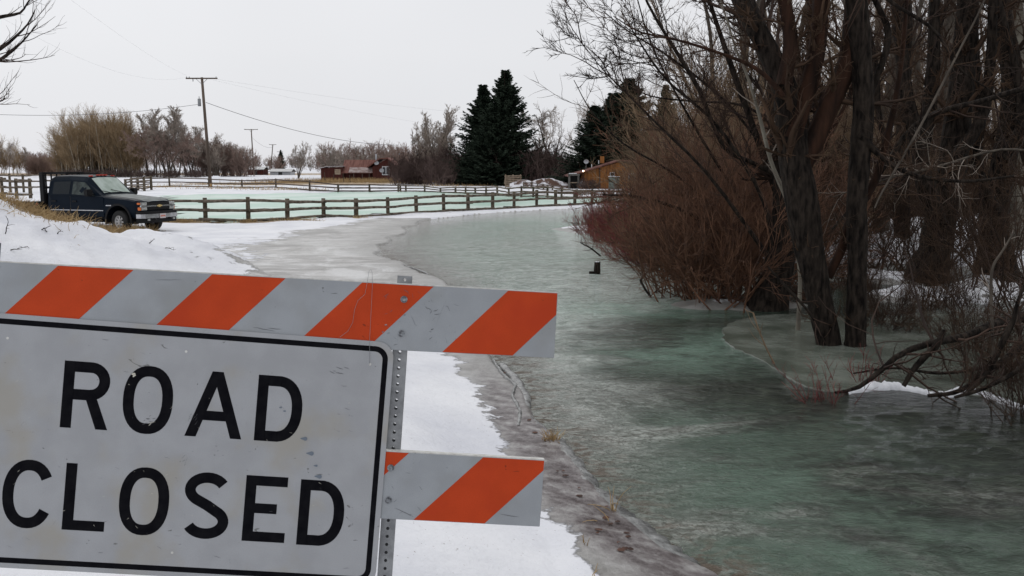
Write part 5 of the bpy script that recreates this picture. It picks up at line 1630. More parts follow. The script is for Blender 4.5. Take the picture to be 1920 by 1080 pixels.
for k, (px, py, l_, a_, lb) in enumerate(((78, 432, .5, .5, 'dark twig lying on the snowbank below the grass at left'), (88, 436, .3, 2.2, 'short dark twig on the snowbank near the left grass'), (280, 457, .35, .3, 'dark bit of bark on the snow below the truck'), (310, 466, .55, .1, 'small dark twig on the snow right of the bark bit'), (20, 470, .9, .2, 'thin twig on the snowbank at the left edge'), (10, 440, .8, 1.4, 'thin stem standing in the snowbank at the left edge'), (108, 440, .35, 1.5, 'little stem sticking out of the snowbank'))):
    q = bank_pt(px, py); rg = np.random.default_rng(k)
    t = thing('twig', lb, 'twig', tuple(q))
    d = np.array([[math.cos(a_), .1, math.sin(a_) * .8 + .05]])
    tr = polylines(rg, np.array([[0, 0, .01]]), d, np.array([l_ * .35]), np.array([.008]), 6, .2, -.03, .3)
    link('stem', tmesh('stem', [(*tr, 5, .05)]), M['bark'], t)
    link('shoots', tmesh('shoots', spray(rg, [tr], [dict(n=4, ang=(30, 80), lr=(.2, .6), rr=.6, seg=4, wig=.2, rmin=.004)])), M['twig_dark'], t)

# ================================================================== UTILITY POLES AND WIRES
def pole(px, ptop, y, lab, lean=0.0, arm=1.5, tr_=False, h=None, r_=.15):
    top = PD(px, ptop, y); bx = top[0] + lean
    z0 = gz(bx, y)
    t = thing('utility_pole', lab, 'pole', (bx, y, z0), group='utility poles')
    H = top[2] - z0
    bm = bmesh.new(); cyl(bm, (0, 0, -.5), (-lean, 0, H), r_ * 1.15, r_ * .8, 10)
    bm_obj('shaft', bm, M['pole_wood'], t, True)
    zc = H - .12
    boxo('crossarm', -lean - arm, -lean + arm, -.16, -.04, zc - .07, zc + .07, M['pole_wood'], t)
    for s_ in (-1, 1):
        bm = bmesh.new(); cyl(bm, (-lean + s_ * .62, -.1, zc - .05), (-lean, -.1, zc - .62), .025, n=6); bm_obj('brace', bm, M['steel'], t)
    for s_ in (-.95, -.78, .92):
        bm = bmesh.new(); cyl(bm, (-lean + s_ * arm, -.1, zc + .06), (-lean + s_ * arm, -.1, zc + .2), .05, .035, 8); bm_obj('insulator', bm, M['steel'], t)
    if tr_:
        bm = bmesh.new(); cyl(bm, (-lean - .36, -.12, H - 3.1), (-lean - .36, -.12, H - 2.3), .17, n=12)
        cn = bm_obj('transformer', bm, M['steel'], t, True)
        bm = bmesh.new(); cyl(bm, (-.36 - lean, -.12, H - 2.3), (-.36 - lean, -.12, H - 2.05), .04, n=8); bm_obj('bushing', bm, M['steel'], cn)
        bm = bmesh.new(); cyl(bm, (-lean - .95, -.1, H - .45), (-lean - .95, -.1, H - .15), .05, n=8); bm_obj('cutout', bm, M['steel'], t)
        boxo('base_plate', -.17, .17, -.19, -.16, .05, .5, mat('tan_marker', (.45, .27, .12), .8), t)
    return t, top, H


pole(378.5, 145, 101, 'tallest and nearest wooden utility pole with a transformer, left of the cabins', lean=.45, tr_=True, arm=1.72, r_=.17)
pole(471, 242, 235, 'second wooden utility pole with a crossarm, right of the tallest one', lean=.3, arm=1.75, r_=.16)
pole(511.5, 270.5, 330, 'third leaning utility pole in the receding row', lean=-1.2, arm=1.3, r_=.18)
pole(525, 284, 420, 'fourth and smallest utility pole in the receding row', lean=.3, arm=1.4, r_=.2)


def cable(name, lab, a, b, sag, r_=.012):
    a, b = np.array(a), np.array(b)
    t = np.linspace(0, 1, 40)[:, None]
    p = a + (b - a) * t; p[:, 2] -= sag * 4 * (t * (1 - t))[:, 0]
    o = link(name, tmesh(name, [(p[None], np.full((1, 40), r_), 4, 0)]), M['cable'])
    tag(o, lab, 'cable', 'overhead cables')
    return o


pt = lambda px, py, y: PD(px, py, y)
cable('overhead_cable', 'sagging cable from the tallest pole to the right toward the red cabin', pt(386, 192, 101), pt(745, 272, 150), 1.1, .028)
cable('overhead_cable', 'service cable from the tallest pole to the left edge', pt(376, 195, 101), pt(-160, 204, 90), .9, .020)
cable('overhead_cable', 'faint upper wire from the crossarm to the top left', pt(351, 142, 101), pt(120, -10, 40), .3, .003)
cable('overhead_cable', 'faint lower wire from the crossarm to the upper left', pt(353, 144, 101), pt(-60, -5, 46), 1.6, .003)
cable('overhead_cable', 'faint upper wire from the crossarm to the right over the spruces', pt(404, 148, 101), pt(1080, 226, 160), .8, .005)
cable('overhead_cable', 'faint wire from the pole head to the right, just under the upper one', pt(400, 150, 101), pt(1080, 262, 160), 1.2, .004)
cable('overhead_cable', 'thin cable between the second and third utility pole', pt(473, 258, 235), pt(512, 276, 330), 1.0, .03)

# ================================================================== CABINS
M['red_board'] = mat('red_boards', (0.048, 0.014, 0.012), 0.9, c2=(0.080, 0.026, 0.020), scale=1.2, stretch=(6, 6, .3), spec=.2)
M['red_roof'] = mat('red_roof', (0.12, 0.048, 0.038), 0.8, c2=(0.20, 0.092, 0.074), scale=1.0, stretch=(4, .5, 1), spec=.2)
M['orange_board'] = mat('orange_boards', (0.23, 0.092, 0.028), 0.85, c2=(0.34, 0.145, 0.046), scale=1.5, stretch=(6, 6, .25), spec=.2)
M['orange_roof'] = mat('dark_red_roof', (0.10, 0.035, 0.028), 0.8, c2=(0.17, 0.07, 0.055), scale=2)
M['glass'] = mat('window_glass', (0.02, 0.025, 0.03), 0.08, spec=.6)
M['white_trim'] = mat('white_trim', (0.7, 0.72, 0.75), 0.6)
M['dish'] = mat('dish_grey', (0.38, 0.40, 0.43), 0.5)
y = 138.0; k_ = mpp(y)
cx = at(675, y)
cab = thing('red_cabin', 'small dark red cabin with a rusty roof, lean-to and satellite dishes', 'cabin', (cx, y, gz(cx, y)))
X_ = lambda px: (px - 675) * k_
Zb = -cab.location.z
Z_ = lambda py: 1.8 + (312 - py) * k_ - cab.location.z


def gable_z(bm, x0, x1, y0, y1, z0, ze, zr):      # gable end facing -y
    xm = (x0 + x1) / 2
    return prism(bm, [(x0, z0), (x1, z0), (x1, ze), (xm, zr), (x0, ze)], y1 - y0, 'y', y0)


# board by board walls
def boards(name, x0, x1, wd, top, yf, m, parent, z0=-.2):
    x = x0; q = 0
    while x < x1 - .02:
        xe = min(x + wd - .02, x1)
        bm = bmesh.new(); d = .02 * (q % 2)
        prism(bm, [(x, z0), (xe, z0), (xe, top(xe)), (x, top(x))], .04, 'y', yf - .04 - d)
        bm_obj(name, bm, m, parent); x += wd; q += 1


wall = bm_obj('wall', prism(bmesh.new(), [(1.4, -.2), (6.0, -.2), (6.0, Z_(321)), (3.7, Z_(300) - .08), (1.4, Z_(321))], X_(696) - X_(645), 'x', X_(645)), M['red_board'], cab)
bm = prism(bmesh.new(), [(.5, Z_(323.5)), (3.7, Z_(299.5)), (6.5, Z_(322)), (6.5, Z_(322) - .1), (3.7, Z_(299.5) - .12), (.5, Z_(323.5) - .1)], X_(704) - X_(641), 'x', X_(641))
roof = bm_obj('roof', bm, M['red_roof'], cab)
bm_obj('roof_snow', prism(bmesh.new(), [(.45, Z_(323.5) - .02), (1.6, Z_(314.5)), (1.6, Z_(314.5) + .06), (.45, Z_(323.5) + .05)], X_(733) - X_(655), 'x', X_(655)), mat('thin_roof_snow', (.22, .15, .135), .8, c2=(.40, .34, .33), scale=2), roof)
for px in (664, 680, 693): boxo('porch_post', X_(px) - .05, X_(px) + .05, .62, .72, -.1, Z_(324), M['pole_wood'], cab)
wing = bm_obj('wing_wall', prism(bmesh.new(), [(X_(700), -.2), (X_(741), -.2), (X_(741), Z_(310)), (X_(728), Z_(298)), (X_(700), Z_(313))], 5.0, 'y', .3), M['red_board'], cab)
bm_obj('wing_roof', prism(bmesh.new(), [(X_(690), Z_(312.5)), (X_(713), Z_(297.5)), (X_(729), Z_(295.5)), (X_(745), Z_(311)), (X_(745), Z_(311) - .15), (X_(728.5), Z_(296.5) - .12), (X_(714), Z_(298.8)), (X_(690), Z_(313.5) - .1)][::-1], 5.6, 'y', 0.0), M['red_roof'], cab)
boards('board', X_(603), X_(643), .3, lambda x: Z_(313.5 + 1.5 * (X_(643) - x) / 3.3), .6, M['red_board'], cab)
lt = boxo('lean_to', X_(603), X_(643) - .01, .6, 4.0, -.2, Z_(315), M['red_board'], cab)
bm_obj('lean_to_roof', prism(bmesh.new(), [(X_(601), Z_(316)), (X_(614), Z_(312.6)), (X_(645), Z_(312)), (X_(645), Z_(311.2)), (X_(614), Z_(311.6)), (X_(601), Z_(315))], 4.1, 'y', .25), mat('snowy_lean_to_roof', (.3, .25, .26), .8, c2=(.55, .53, .55), scale=1.2), cab)
boxo('boarded_window', X_(629), X_(640), .50, .53, Z_(327), Z_(317), M['plank'], lt)
wn = boxo('window', X_(718), X_(732.5), .22, .3, Z_(328), Z_(312), M['white_trim'], wing)
boxo('pane', X_(719), X_(724.6), .20, .22, Z_(326.8), Z_(313.2), M['glass'], wn); boxo('pane', X_(725.8), X_(731.5), .20, .22, Z_(326.8), Z_(313.2), M['glass'], wn)
bm = bmesh.new(); cyl(bm, (X_(703), 2.6, Z_(305)), (X_(703), 2.6, Z_(289)), .12, n=10); bm_obj('chimney', bm, M['dish'], roof, True)
for px, py, yy in ((708, 305.5, .1), (718, 319.5, -.1)):
    bm = bmesh.new(); n_ = 14
    c_ = bm.verts.new((X_(px), yy + .08, Z_(py)))
    rv = [bm.verts.new((X_(px) + .36 * math.cos(t_ / n_ * 6.283), yy - .03, Z_(py) + .30 * math.sin(t_ / n_ * 6.283))) for t_ in range(n_)]
    for q in range(n_): bm.faces.new((rv[q], rv[(q + 1) % n_], c_))
    dd = bm_obj('satellite_dish', bm, M['dish'], cab)
    bm = bmesh.new(); cyl(bm, (X_(px), yy + .09, Z_(py)), (X_(px), .32, Z_(py) - .1), .03, n=6); bm_obj('mount', bm, M['steel'], dd)
# stuff under the porch and poles standing before it
for k, (a, b, hh) in enumerate(((610, 325, 1.5), (627, 325, 1.2), (645, 325, 1.3), (657, 326, 1.1))):
    q = P(a, 343, W)
    t = thing('leaning_pole', ('leftmost grey pole standing before the lean-to', 'grey pole left of the boarded window', 'grey pole before the cabin corner', 'short grey pole before the cabin porch')[k], 'pole', tuple(q))
    bm = bmesh.new(); cyl(bm, (0, 0, -.2), (-.12, .1, hh), .06, n=7); bm_obj('shaft', bm, M['pole_wood'], t)

# low sheds far left of the cabin
y2 = 240.0
for (a, b, c_, d_, ml, mr_, lb) in ((468, 497, 316, 331, 'red_board', 'steel', 'far low dark shed with a pale roof right of the second pole'), (510, 548, 320, 329, 'dish', 'steel', 'far long pale building behind the third pole')):
    xx = at((a + b) / 2, y2); kk_ = mpp(y2); hw = (b - a) / 2 * kk_
    zt = 1.8 + (312 - c_) * kk_; zg = gz(xx, y2)
    t = thing('shed', lb, 'shed', (xx, y2, zg))
    w_ = boxo('wall', -hw, hw, 0, 5, -.5, zt - zg - .3, M[ml], t)
    bm_obj('roof', prism(bmesh.new(), [(-.4, zt - zg - .35), (2.5, zt - zg + .35), (5.4, zt - zg - .35), (5.4, zt - zg - .2), (2.5, zt - zg + .5), (-.4, zt - zg - .2)], 2 * hw + .6, 'x', -hw - .3), M[mr_], t)
    boxo('door', -.5, .5, -.06, 0, -.3, (zt - zg) * .7, M['black'], w_)

# orange wooden cabin, gable to the camera
y = 93.0; k_ = mpp(y); cx = at(1150, y)
oc = thing('wooden_cabin', 'orange brown wooden cabin behind the fence, half hidden by the willows', 'cabin', (cx, y, gz(cx, y)))
X_ = lambda px: (px - 1150) * k_
Z_ = lambda py: 1.8 + (312 - py) * k_ - oc.location.z
topf = lambda x: min(Z_(322) + (x - X_(1095)) * (Z_(303.5) - Z_(322)) / (X_(1160) - X_(1095)), Z_(303.5) - (x - X_(1160)) * .22)
wl = bm_obj('wall', prism(bmesh.new(), [(X_(1095), -.2), (X_(1255), -.2), (X_(1255), topf(X_(1255)) - .03), (X_(1160), Z_(303.5) - .03), (X_(1095), Z_(322) - .03)], 7, 'y', .05), M['orange_board'], oc)
boards('board', X_(1095), X_(1255), .28, lambda x: topf(x) - .02, .045, M['orange_board'], oc)
bm_obj('roof', prism(bmesh.new(), [(X_(1064), Z_(331)), (X_(1160), Z_(302)), (X_(1270), Z_(310)), (X_(1270), Z_(308)), (X_(1160), Z_(299.5)), (X_(1064), Z_(328.5))], 8.2, 'y', -.65), M['orange_roof'], oc)
for px, a, b in ((1146.5, 323, 330), (1183, 325, 338)):
    w_ = boxo('window', X_(px) - .24 - (px > 1150) * .1, X_(px) + .24 + (px > 1150) * .14, -.06, .0, Z_(b), Z_(a), M['white_trim'], wl)
    boxo('pane', X_(px) - .19 - (px > 1150) * .1, X_(px) + .19 + (px > 1150) * .06, -.08, -.06, Z_(b) + .05, Z_(a) - .05, M['glass'], w_)
boxo('corner_board', X_(1122), X_(1124), -.08, .02, -.1, Z_(315), M['pole_wood'], oc)
bm = bmesh.new(); cyl(bm, (X_(1131), 2, Z_(306)), (X_(1131), 2, Z_(293)), .28, n=4); bm_obj('chimney', bm, M['orange_board'], oc)
for px, py in ((1108, 311), (1121, 304)):
    bm = bmesh.new(); cyl(bm, (X_(px), 0, Z_(py + 3)), (X_(px), 0, Z_(py - 3)), .035, n=7); bm_obj('roof_vent', bm, M['white_trim'], oc)
bm = bmesh.new(); n_ = 14; c_ = bm.verts.new((X_(1100), 1.6, Z_(303)))
rv = [bm.verts.new((X_(1100) + .26 * math.cos(t_ / n_ * 6.283), 1.5, Z_(303) + .22 * math.sin(t_ / n_ * 6.283))) for t_ in range(n_)]
for q in range(n_): bm.faces.new((rv[q], rv[(q + 1) % n_], c_))
dd = bm_obj('satellite_dish', bm, M['dish'], oc); bm = bmesh.new(); cyl(bm, (X_(1100), 1.6, Z_(303)), (X_(1100), 1.7, Z_(320)), .03, n=6); bm_obj('mount', bm, M['steel'], dd)
lp = bm_obj('porch_lamp', (lambda b_: (bmesh.ops.create_uvsphere(b_, u_segments=12, v_segments=8, radius=.075, matrix=Matrix.Translation((X_(1091.5), -.75, Z_(320.5)))), b_)[1])(bmesh.new()), mat('lit_lamp', (1, .9, .7), .5, emit=(1, .85, .6, 9)), oc)
bm = bmesh.new(); cyl(bm, (X_(1091.5), -.75, Z_(319.5)), (X_(1093), -.3, Z_(318.5)), .025, n=6); bm_obj('lamp_arm', bm, M['black'], oc)

# green metal box
q = P(1152, 356, W)
gb = thing('green_box', 'tall grey green metal cabinet in front of the orange cabin', 'cabinet', (q[0], q[1], q[2]))
gm_ = mat('grey_green_paint', (0.085, 0.11, 0.095), 0.6, c2=(0.13, 0.155, 0.135), scale=3)
boxo('body', -.53, .5, 0, .5, -.2, 1.28, gm_, gb, bev=.01); boxo('door', -.48, .45, -.02, 0, .1, 1.22, gm_, gb, bev=.006); boxo('lid', -.56, .53, -.05, .55, 1.282, 1.33, M['snow_cap'], gb)

# root cellar: doorway in a snow covered mound
q = P(1076, 355, W)
rc = thing('root_cellar', 'root cellar with a grey stone doorway set in a snowy mound', 'cellar', tuple(q))
sm = mat('cellar_stone', (0.07, 0.066, 0.06), .9, c2=(0.14, 0.135, 0.125), scale=4, bump=.03)
boxo('shade_ceiling', -.36, .36, .5, 1.2, 1.30, 1.36, M['black'], rc); boxo('jamb', -.55, -.36, 0, .5, -.2, 1.36, sm, rc, bev=.03); boxo('jamb', .36, .55, 0, .5, -.2, 1.36, sm, rc, bev=.03)  # black ceiling added to shut the sky light out
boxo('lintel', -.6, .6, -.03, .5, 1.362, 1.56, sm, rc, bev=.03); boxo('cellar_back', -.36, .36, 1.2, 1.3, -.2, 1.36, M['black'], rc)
boxo('inner_wall', -.42, -.362, .5, 1.2, -.2, 1.36, M['black'], rc); boxo('inner_wall', .362, .42, .5, 1.2, -.2, 1.36, M['black'], rc)  # inside lined in black, the doorway's darkness put into the colour
boxo('cross_board', -.355, .355, .2, .25, .62, .72, M['plank'], rc); boxo('lintel_snow', -.5, .3, 0, .4, 1.562, 1.62, M['snow_cap'], rc, bev=.02)


def mound(name, parts_, m, parent, seed, res=60, base_=(0, 0)):
    g = np.linspace(-1, 1, res); X, Y = np.meshgrid(g * 6.5, g * 3.4)
    Z = np.full(X.shape, -.25)
    for cx_, cy_, rx, ry, hh in parts_: Z = np.maximum(Z, hh * np.exp(-(((X - cx_) / rx) ** 2 + ((Y - cy_) / ry) ** 2) ** 1.3) - .05)
    Z = Z + (fbm(X * 1.4 + seed, Y * 1.4, 4) - .5) * .25 * (Z > -.2)
    id_ = np.arange(X.size).reshape(X.shape)
    F_ = np.stack([id_[:-1, :-1], id_[:-1, 1:], id_[1:, 1:], id_[1:, :-1]], -1).reshape(-1, 4)
    o = link(name, mesh_np(name, np.stack([X, Y, Z], -1).reshape(-1, 3), F_, True), m, parent)
    return o


mm = mat('mound_snow', (0.10, 0.06, 0.045), .9, c2=(0.66, 0.66, 0.70), scale=1.6, detail=9, lo=.46, hi=.56, bump=.05, spec=.2)
o = mound('mound', [(-2.6, 0, 2.6, 1.4, 1.1), (-5.0, .3, 1.8, 1.2, .95), (1.6, 0, 1.2, 1.0, 1.2)], mm, rc, 3); o.location = (0, 3.3, 0)
for px, y_, s, lb in ((1102, 91.2, .42, 'dark red brown bush right of the cellar doorway'), (1112, 92, .30, 'dark brown bush between the cellar doorway and the green cabinet'), (1092, 91.8, .24, 'small dark bush close beside the cellar doorway')):
    place('shrub_far', px, y_, px, s, lb, 'bush', sz=s * .8)
# old vehicle-like snow covered heaps in the far field left
for k, (px, py, s) in enumerate(((415, 342, 1.2), (652, 336, 1.1))):
    q = P(px, py, W)
    t = thing('snow_heap', ('snow covered heap with a dark hollow right of the tall pole', 'round snow heap left of the red cabin')[k], 'snow heap', tuple(q))
    o = mound('heap', [(-.6, 0, 1.6 * s, 1.0, .8 * s), (.9, 0, 1.2 * s, 1.0, .6 * s)], M['snow_cap'], t, 5 + k, 40)

# ================================================================== THE TRUCK
M['paint'] = mat('dark_blue_paint', (0.003, 0.007, 0.014), 0.45, c2=(0.005, 0.010, 0.018), scale=1.2, coat=.0, spec=.08)
M['hood_frost'] = mat('frosted_hood', (0.11, 0.13, 0.13), 0.55, c2=(0.02, 0.03, 0.035), scale=4, detail=8)
M['trim'] = mat('black_trim', (0.008, 0.008, 0.009), 0.6, spec=.2)
M['chrome'] = mat('chrome', (0.55, 0.56, 0.58), 0.22, metal=.95, c2=(0.40, 0.40, 0.41), scale=6)
M['tyre'] = mat('tyre', (0.010, 0.010, 0.010), 0.8)
M['rim'] = mat('rim_alloy', (0.50, 0.50, 0.50), 0.35, metal=.7, c2=(0.32, 0.31, 0.30), scale=8)
M['frost_glass'] = mat('frosted_windshield', (0.26, 0.33, 0.28), 0.35, c2=(0.40, 0.47, 0.43), scale=3.5, detail=8, spec=.5)
M['side_glass'] = mat('dark_side_glass', (0.006, 0.010, 0.014), 0.12, spec=.2)
M['side_glass2'] = mat('front_side_glass', (0.05, 0.065, 0.06), 0.15, c2=(0.01, 0.015, 0.017), scale=5, spec=.3)
M['lamp_clear'] = mat('headlight_lens', (0.55, 0.56, 0.54), 0.15, c2=(0.25, 0.26, 0.25), scale=16)
M['amber'] = mat('amber_lens', (0.65, 0.16, 0.03), 0.3)
M['red_lens'] = mat('red_lens', (0.45, 0.05, 0.03), 0.35)
M['gold'] = mat('gold_emblem', (0.62, 0.46, 0.20), 0.4, metal=.3)
M['plate'] = mat('plate_white', (0.55, 0.50, 0.50), 0.5)
M['plate_red'] = mat('plate_orange', (0.50, 0.17, 0.12), 0.5)

hub = P(226.5, 417, W + .39)
TH = math.radians(-19)
# the front axle centre: the near wheel is on the truck's right side (-y local)
cthx, sthx = math.cos(TH), math.sin(TH)
ax = np.array([hub[0] - (sthx) * .82, hub[1] + cthx * .82])
truck = thing('pickup_truck', 'dark blue crew cab pickup truck with a black flatbed parked behind the snowy bank', 'truck', (ax[0], ax[1], W + .02), TH)
TX = [(.95, .80, .98, 1.08), (.88, .90, 1.00, 1.10), (.70, .96, 1.10, 1.16), (.35, .99, 1.16, 1.21), (-.10, 1.0, 1.19, 1.245), (-.80, 1.0, 1.25, 1.30)]


def section(x, w_, zb, zt):
    return [(x, w_ - .16, .50), (x, w_ - .05, .54), (x, w_, .72), (x, w_, .95), (x, w_ - .03, zb - .02), (x, w_ - .10, zb + .02), (x, w_ - .30, zt - .01), (x, .35, zt + .01)]


secs = [section(x, w_, zb, zt) for x, w_, zb, zt in TX]


def cabsec(x, k, zr, wb=1.0):
    return [(x, wb - .16, .50), (x, wb - .05, .54), (x, wb, .72), (x, wb, .95), (x, wb - .03, 1.29), (x, .97 - .15 * k, 1.32 + (zr - .18 - 1.32) * k), (x, .86 - .18 * k, 1.33 + (zr - .04 - 1.33) * k), (x, .40, 1.34 + (zr - 1.34) * k)]


secs += [cabsec(-1.48, 1, 1.93), cabsec(-1.62, 1, 1.965), cabsec(-2.4, 1, 1.985), cabsec(-3.05, 1, 1.965), cabsec(-3.20, .97, 1.93, .98)]
bm = bmesh.new(); rings = []
for s_ in secs:
    rg = [bm.verts.new(p) for p in s_] + [bm.verts.new((p[0], -p[1], p[2])) for p in reversed(s_)]
    rings.append(rg)
for a, b in zip(rings[:-1], rings[1:]):
    n = len(a)
    for k in range(n): bm.faces.new((a[k], a[(k + 1) % n], b[(k + 1) % n], b[k]))
bm.faces.new(rings[0]); bm.faces.new(rings[-1][::-1])
bmesh.ops.recalc_face_normals(bm, faces=bm.faces)
body = bm_obj('body', bm, M['paint'], truck)
bm = bmesh.new(); cyl(bm, (0, -1.3, .42), (0, 1.3, .42), .53, n=28)
cut = bm_obj('cutter', bm, None, truck)
md = body.modifiers.new('b', 'BOOLEAN'); md.object = cut; md.operation = 'DIFFERENCE'; md.solver = 'EXACT'
bpy.context.view_layer.update()
dg = bpy.context.evaluated_depsgraph_get()
nm_ = bpy.data.meshes.new_from_object(body.evaluated_get(dg))
body.modifiers.clear(); body.data = nm_
bpy.data.objects.remove(cut)
for p in body.data.polygons: p.use_smooth = False


def lerp(a, b, t): return tuple(a[i] + (b[i] - a[i]) * t for i in range(3))


def sec_at(x, i):
    for a, b in zip(secs[:-1], secs[1:]):
        if a[0][0] >= x >= b[0][0]:
            t = (a[0][0] - x) / (a[0][0] - b[0][0]); return lerp(a[i], b[i], t)


def slab(name, quads, m, parent=truck, out=(0, 0, 0), label=None):
    bm = bmesh.new()
    for q in quads: bm.faces.new([bm.verts.new((p[0] + out[0], p[1] + out[1], p[2] + out[2])) for p in q])
    r = bmesh.ops.solidify(bm, geom=bm.faces[:], thickness=.006) if False else None
    return bm_obj(name, bm, m, parent, label=label)


# windshield and hood frost, side glass
def wsp(t, s): # t down(0)..up(1), s -1..1 across
    a, b = secs[5], secs[6]
    q = lerp(a[6], b[6], t); q2 = lerp(a[7], b[7], t)
    y_ = q[1] * s
    z = q2[2] if abs(y_) < q2[1] else q2[2] + (q[2] - q2[2]) * (abs(y_) - q2[1]) / (q[1] - q2[1])
    return (q[0] + .012, y_, z + .012)


g_ = [-.97, -.5, 0, .5, .97]
slab('windshield', [(wsp(.1, a), wsp(.1, b), wsp(.93, b * .97), wsp(.93, a * .97)) for a, b in zip(g_[:-1], g_[1:])], M['frost_glass'])
hq = []
for i in range(0, 5):
    a, b = secs[i], secs[i + 1]
    for (u, v) in ((6, 7),):
        for s_ in (1, -1):
            hq.append(((a[u][0], s_ * a[u][1], a[u][2] + .004), (a[v][0], s_ * a[v][1], a[v][2] + .004), (b[v][0], s_ * b[v][1], b[v][2] + .004), (b[u][0], s_ * b[u][1], b[u][2] + .004)))
    hq.append(((a[7][0], a[7][1], a[7][2] + .004), (a[7][0], -a[7][1], a[7][2] + .004), (b[7][0], -b[7][1], b[7][2] + .004), (b[7][0], b[7][1], b[7][2] + .004)))
slab('hood', hq, M['hood_frost'])
for s_ in (-1, 1):
    def sp2(x, t):
        a, b = sec_at(x, 4), sec_at(x, 5); q = lerp(a, b, t); return (x, s_ * (q[1] + .008), q[2])
    slab('side_window', [(sp2(-1.02, .06), sp2(-2.08, .06), sp2(-2.08, .93), sp2(-1.56, .93), sp2(-1.35, .80))], M['side_glass2'])
    slab('side_window', [(sp2(-2.20, .06), sp2(-2.98, .06), sp2(-2.98, .9), sp2(-2.20, .93))], M['side_glass'])
    for x0, x1 in ((-.62, -2.13), (-2.15, -3.08)):
        d = boxo('door', x1 + .01, x0, s_ * 1.002 - .003, s_ * 1.002 + .003, .56, 1.24, M['paint'], truck, bev=.002)
        boxo('handle', x1 + .10, x1 + .30, s_ * 1.02 - .018, s_ * 1.02 + .018, 1.05, 1.10, M['trim'], d)
        boxo('moulding', x1 + .02, x0 - .02, s_ * 1.012 - .008, s_ * 1.012 + .008, .755, .785, M['chrome'], d)
        boxo('gap', x1 - .004, x1 + .012, s_ * 1.004 - .004, s_ * 1.004 + .004, .56, 1.25, M['black'], d)
    boxo('badge', -.52, -.28, s_ * 1.005 - .006, s_ * 1.005 + .006, .93, .965, M['chrome'], truck)
    mr_ = boxo('mirror', -1.22, -1.02, s_ * 1.17 - .13, s_ * 1.17 + .13, 1.26, 1.50, M['trim'], truck, bev=.03)
    boxo('mirror_arm', -1.12, -1.05, min(s_ * .97, s_ * 1.06), max(s_ * .97, s_ * 1.06), 1.30, 1.34, M['trim'], mr_)
    # arch liner and lip
    bm = bmesh.new(); n_ = 18
    for k in range(n_):
        a0, a1_ = math.radians(-12 + 204 * k / n_), math.radians(-12 + 204 * (k + 1) / n_)
        v = [bm.verts.new((r_ * math.cos(a), s_ * yy, .42 + r_ * math.sin(a))) for a in (a0, a1_) for r_, yy in ((.53, 1.012), (.60, 1.006))]
        bm.faces.new((v[0], v[1], v[3], v[2]))
        v2 = [bm.verts.new((.53 * math.cos(a), s_ * yy, .42 + .53 * math.sin(a))) for a in (a0, a1_) for yy in (1.012, .55)]
        bm.faces.new((v2[0], v2[1], v2[3], v2[2]))
    bm_obj('wheel_arch', bm, M['trim'], truck)
    boxo('running_board', -3.1, -.72, min(s_ * .86, s_ * 1.04), max(s_ * .86, s_ * 1.04), .40, .47, M['trim'], truck, bev=.01)
boxo('sill', -3.15, -.6, -.9, .9, .36, .52, M['trim'], truck)
boxo('underbody', -.9, .8, -.45, .45, .34, .60, M['black'], truck)


def wheel(x, yc, s_, steer=0.0, dual=False):
    t0 = bpy.data.objects.new('wheel', None); COL.objects.link(t0); t0.parent = truck; t0.location = (x, yc, .39); t0.rotation_euler = (0, 0, steer)
    prof = [(.22, -.12), (.36, -.125), (.385, -.10), (.392, 0), (.385, .10), (.36, .125), (.22, .12)]
    bm = bmesh.new(); n_ = 32; rows = []
    for k in range(n_):
        a = 2 * math.pi * k / n_; rows.append([bm.verts.new((r_ * math.cos(a), yy, r_ * math.sin(a))) for r_, yy in prof])
    for k in range(n_):
        A, B = rows[k], rows[(k + 1) % n_]
        for q in range(len(prof) - 1): bm.faces.new((A[q], A[q + 1], B[q + 1], B[q]))
    bm_obj('tyre', bm, M['tyre'], t0, True)
    bm = bmesh.new(); o_ = s_ * .085
    cyl(bm, (0, o_ - s_ * .10, 0), (0, o_ - s_ * .03, 0), .215, n=28)
    cyl(bm, (0, o_ - s_ * .03, 0), (0, o_ + s_ * .04, 0), .075, .065, n=14)
    for k in range(28):                                     # outer ring
        a, b = 2 * math.pi * k / 28, 2 * math.pi * (k + 1) / 28
        v = [bm.verts.new((r_ * math.cos(c), o_ + yy, r_ * math.sin(c))) for c in (a, b) for r_, yy in ((.235, s_ * .025), (.185, s_ * .0))]
        bm.faces.new((v[0], v[1], v[3], v[2]))
    for k in range(8):                                      # spokes between the hand holes
        a = 2 * math.pi * k / 8
        bmesh.ops.create_cube(bm, size=1, matrix=Matrix.Rotation(-a, 4, 'Y') @ Matrix.Translation((.13, o_ - s_ * .006, 0)) @ Matrix.Diagonal((.12, .03, .062, 1)))
    bm_obj('rim', bm, M['rim'], t0)
    bm = bmesh.new(); cyl(bm, (0, o_ - s_ * .031, 0), (0, o_ - s_ * .027, 0), .185, n=24); bm_obj('hub_shadow_disc', bm, M['trim'], t0).name = 'shadow_disc'  # black disc standing in for the shade inside the hand holes
    return t0


wheel(0, -.84, -1, math.radians(-6)); wheel(0, .84, 1, math.radians(-6))
for yc, s_ in ((-.90, -1), (.90, 1)): wheel(-3.95 - .35, yc, s_)
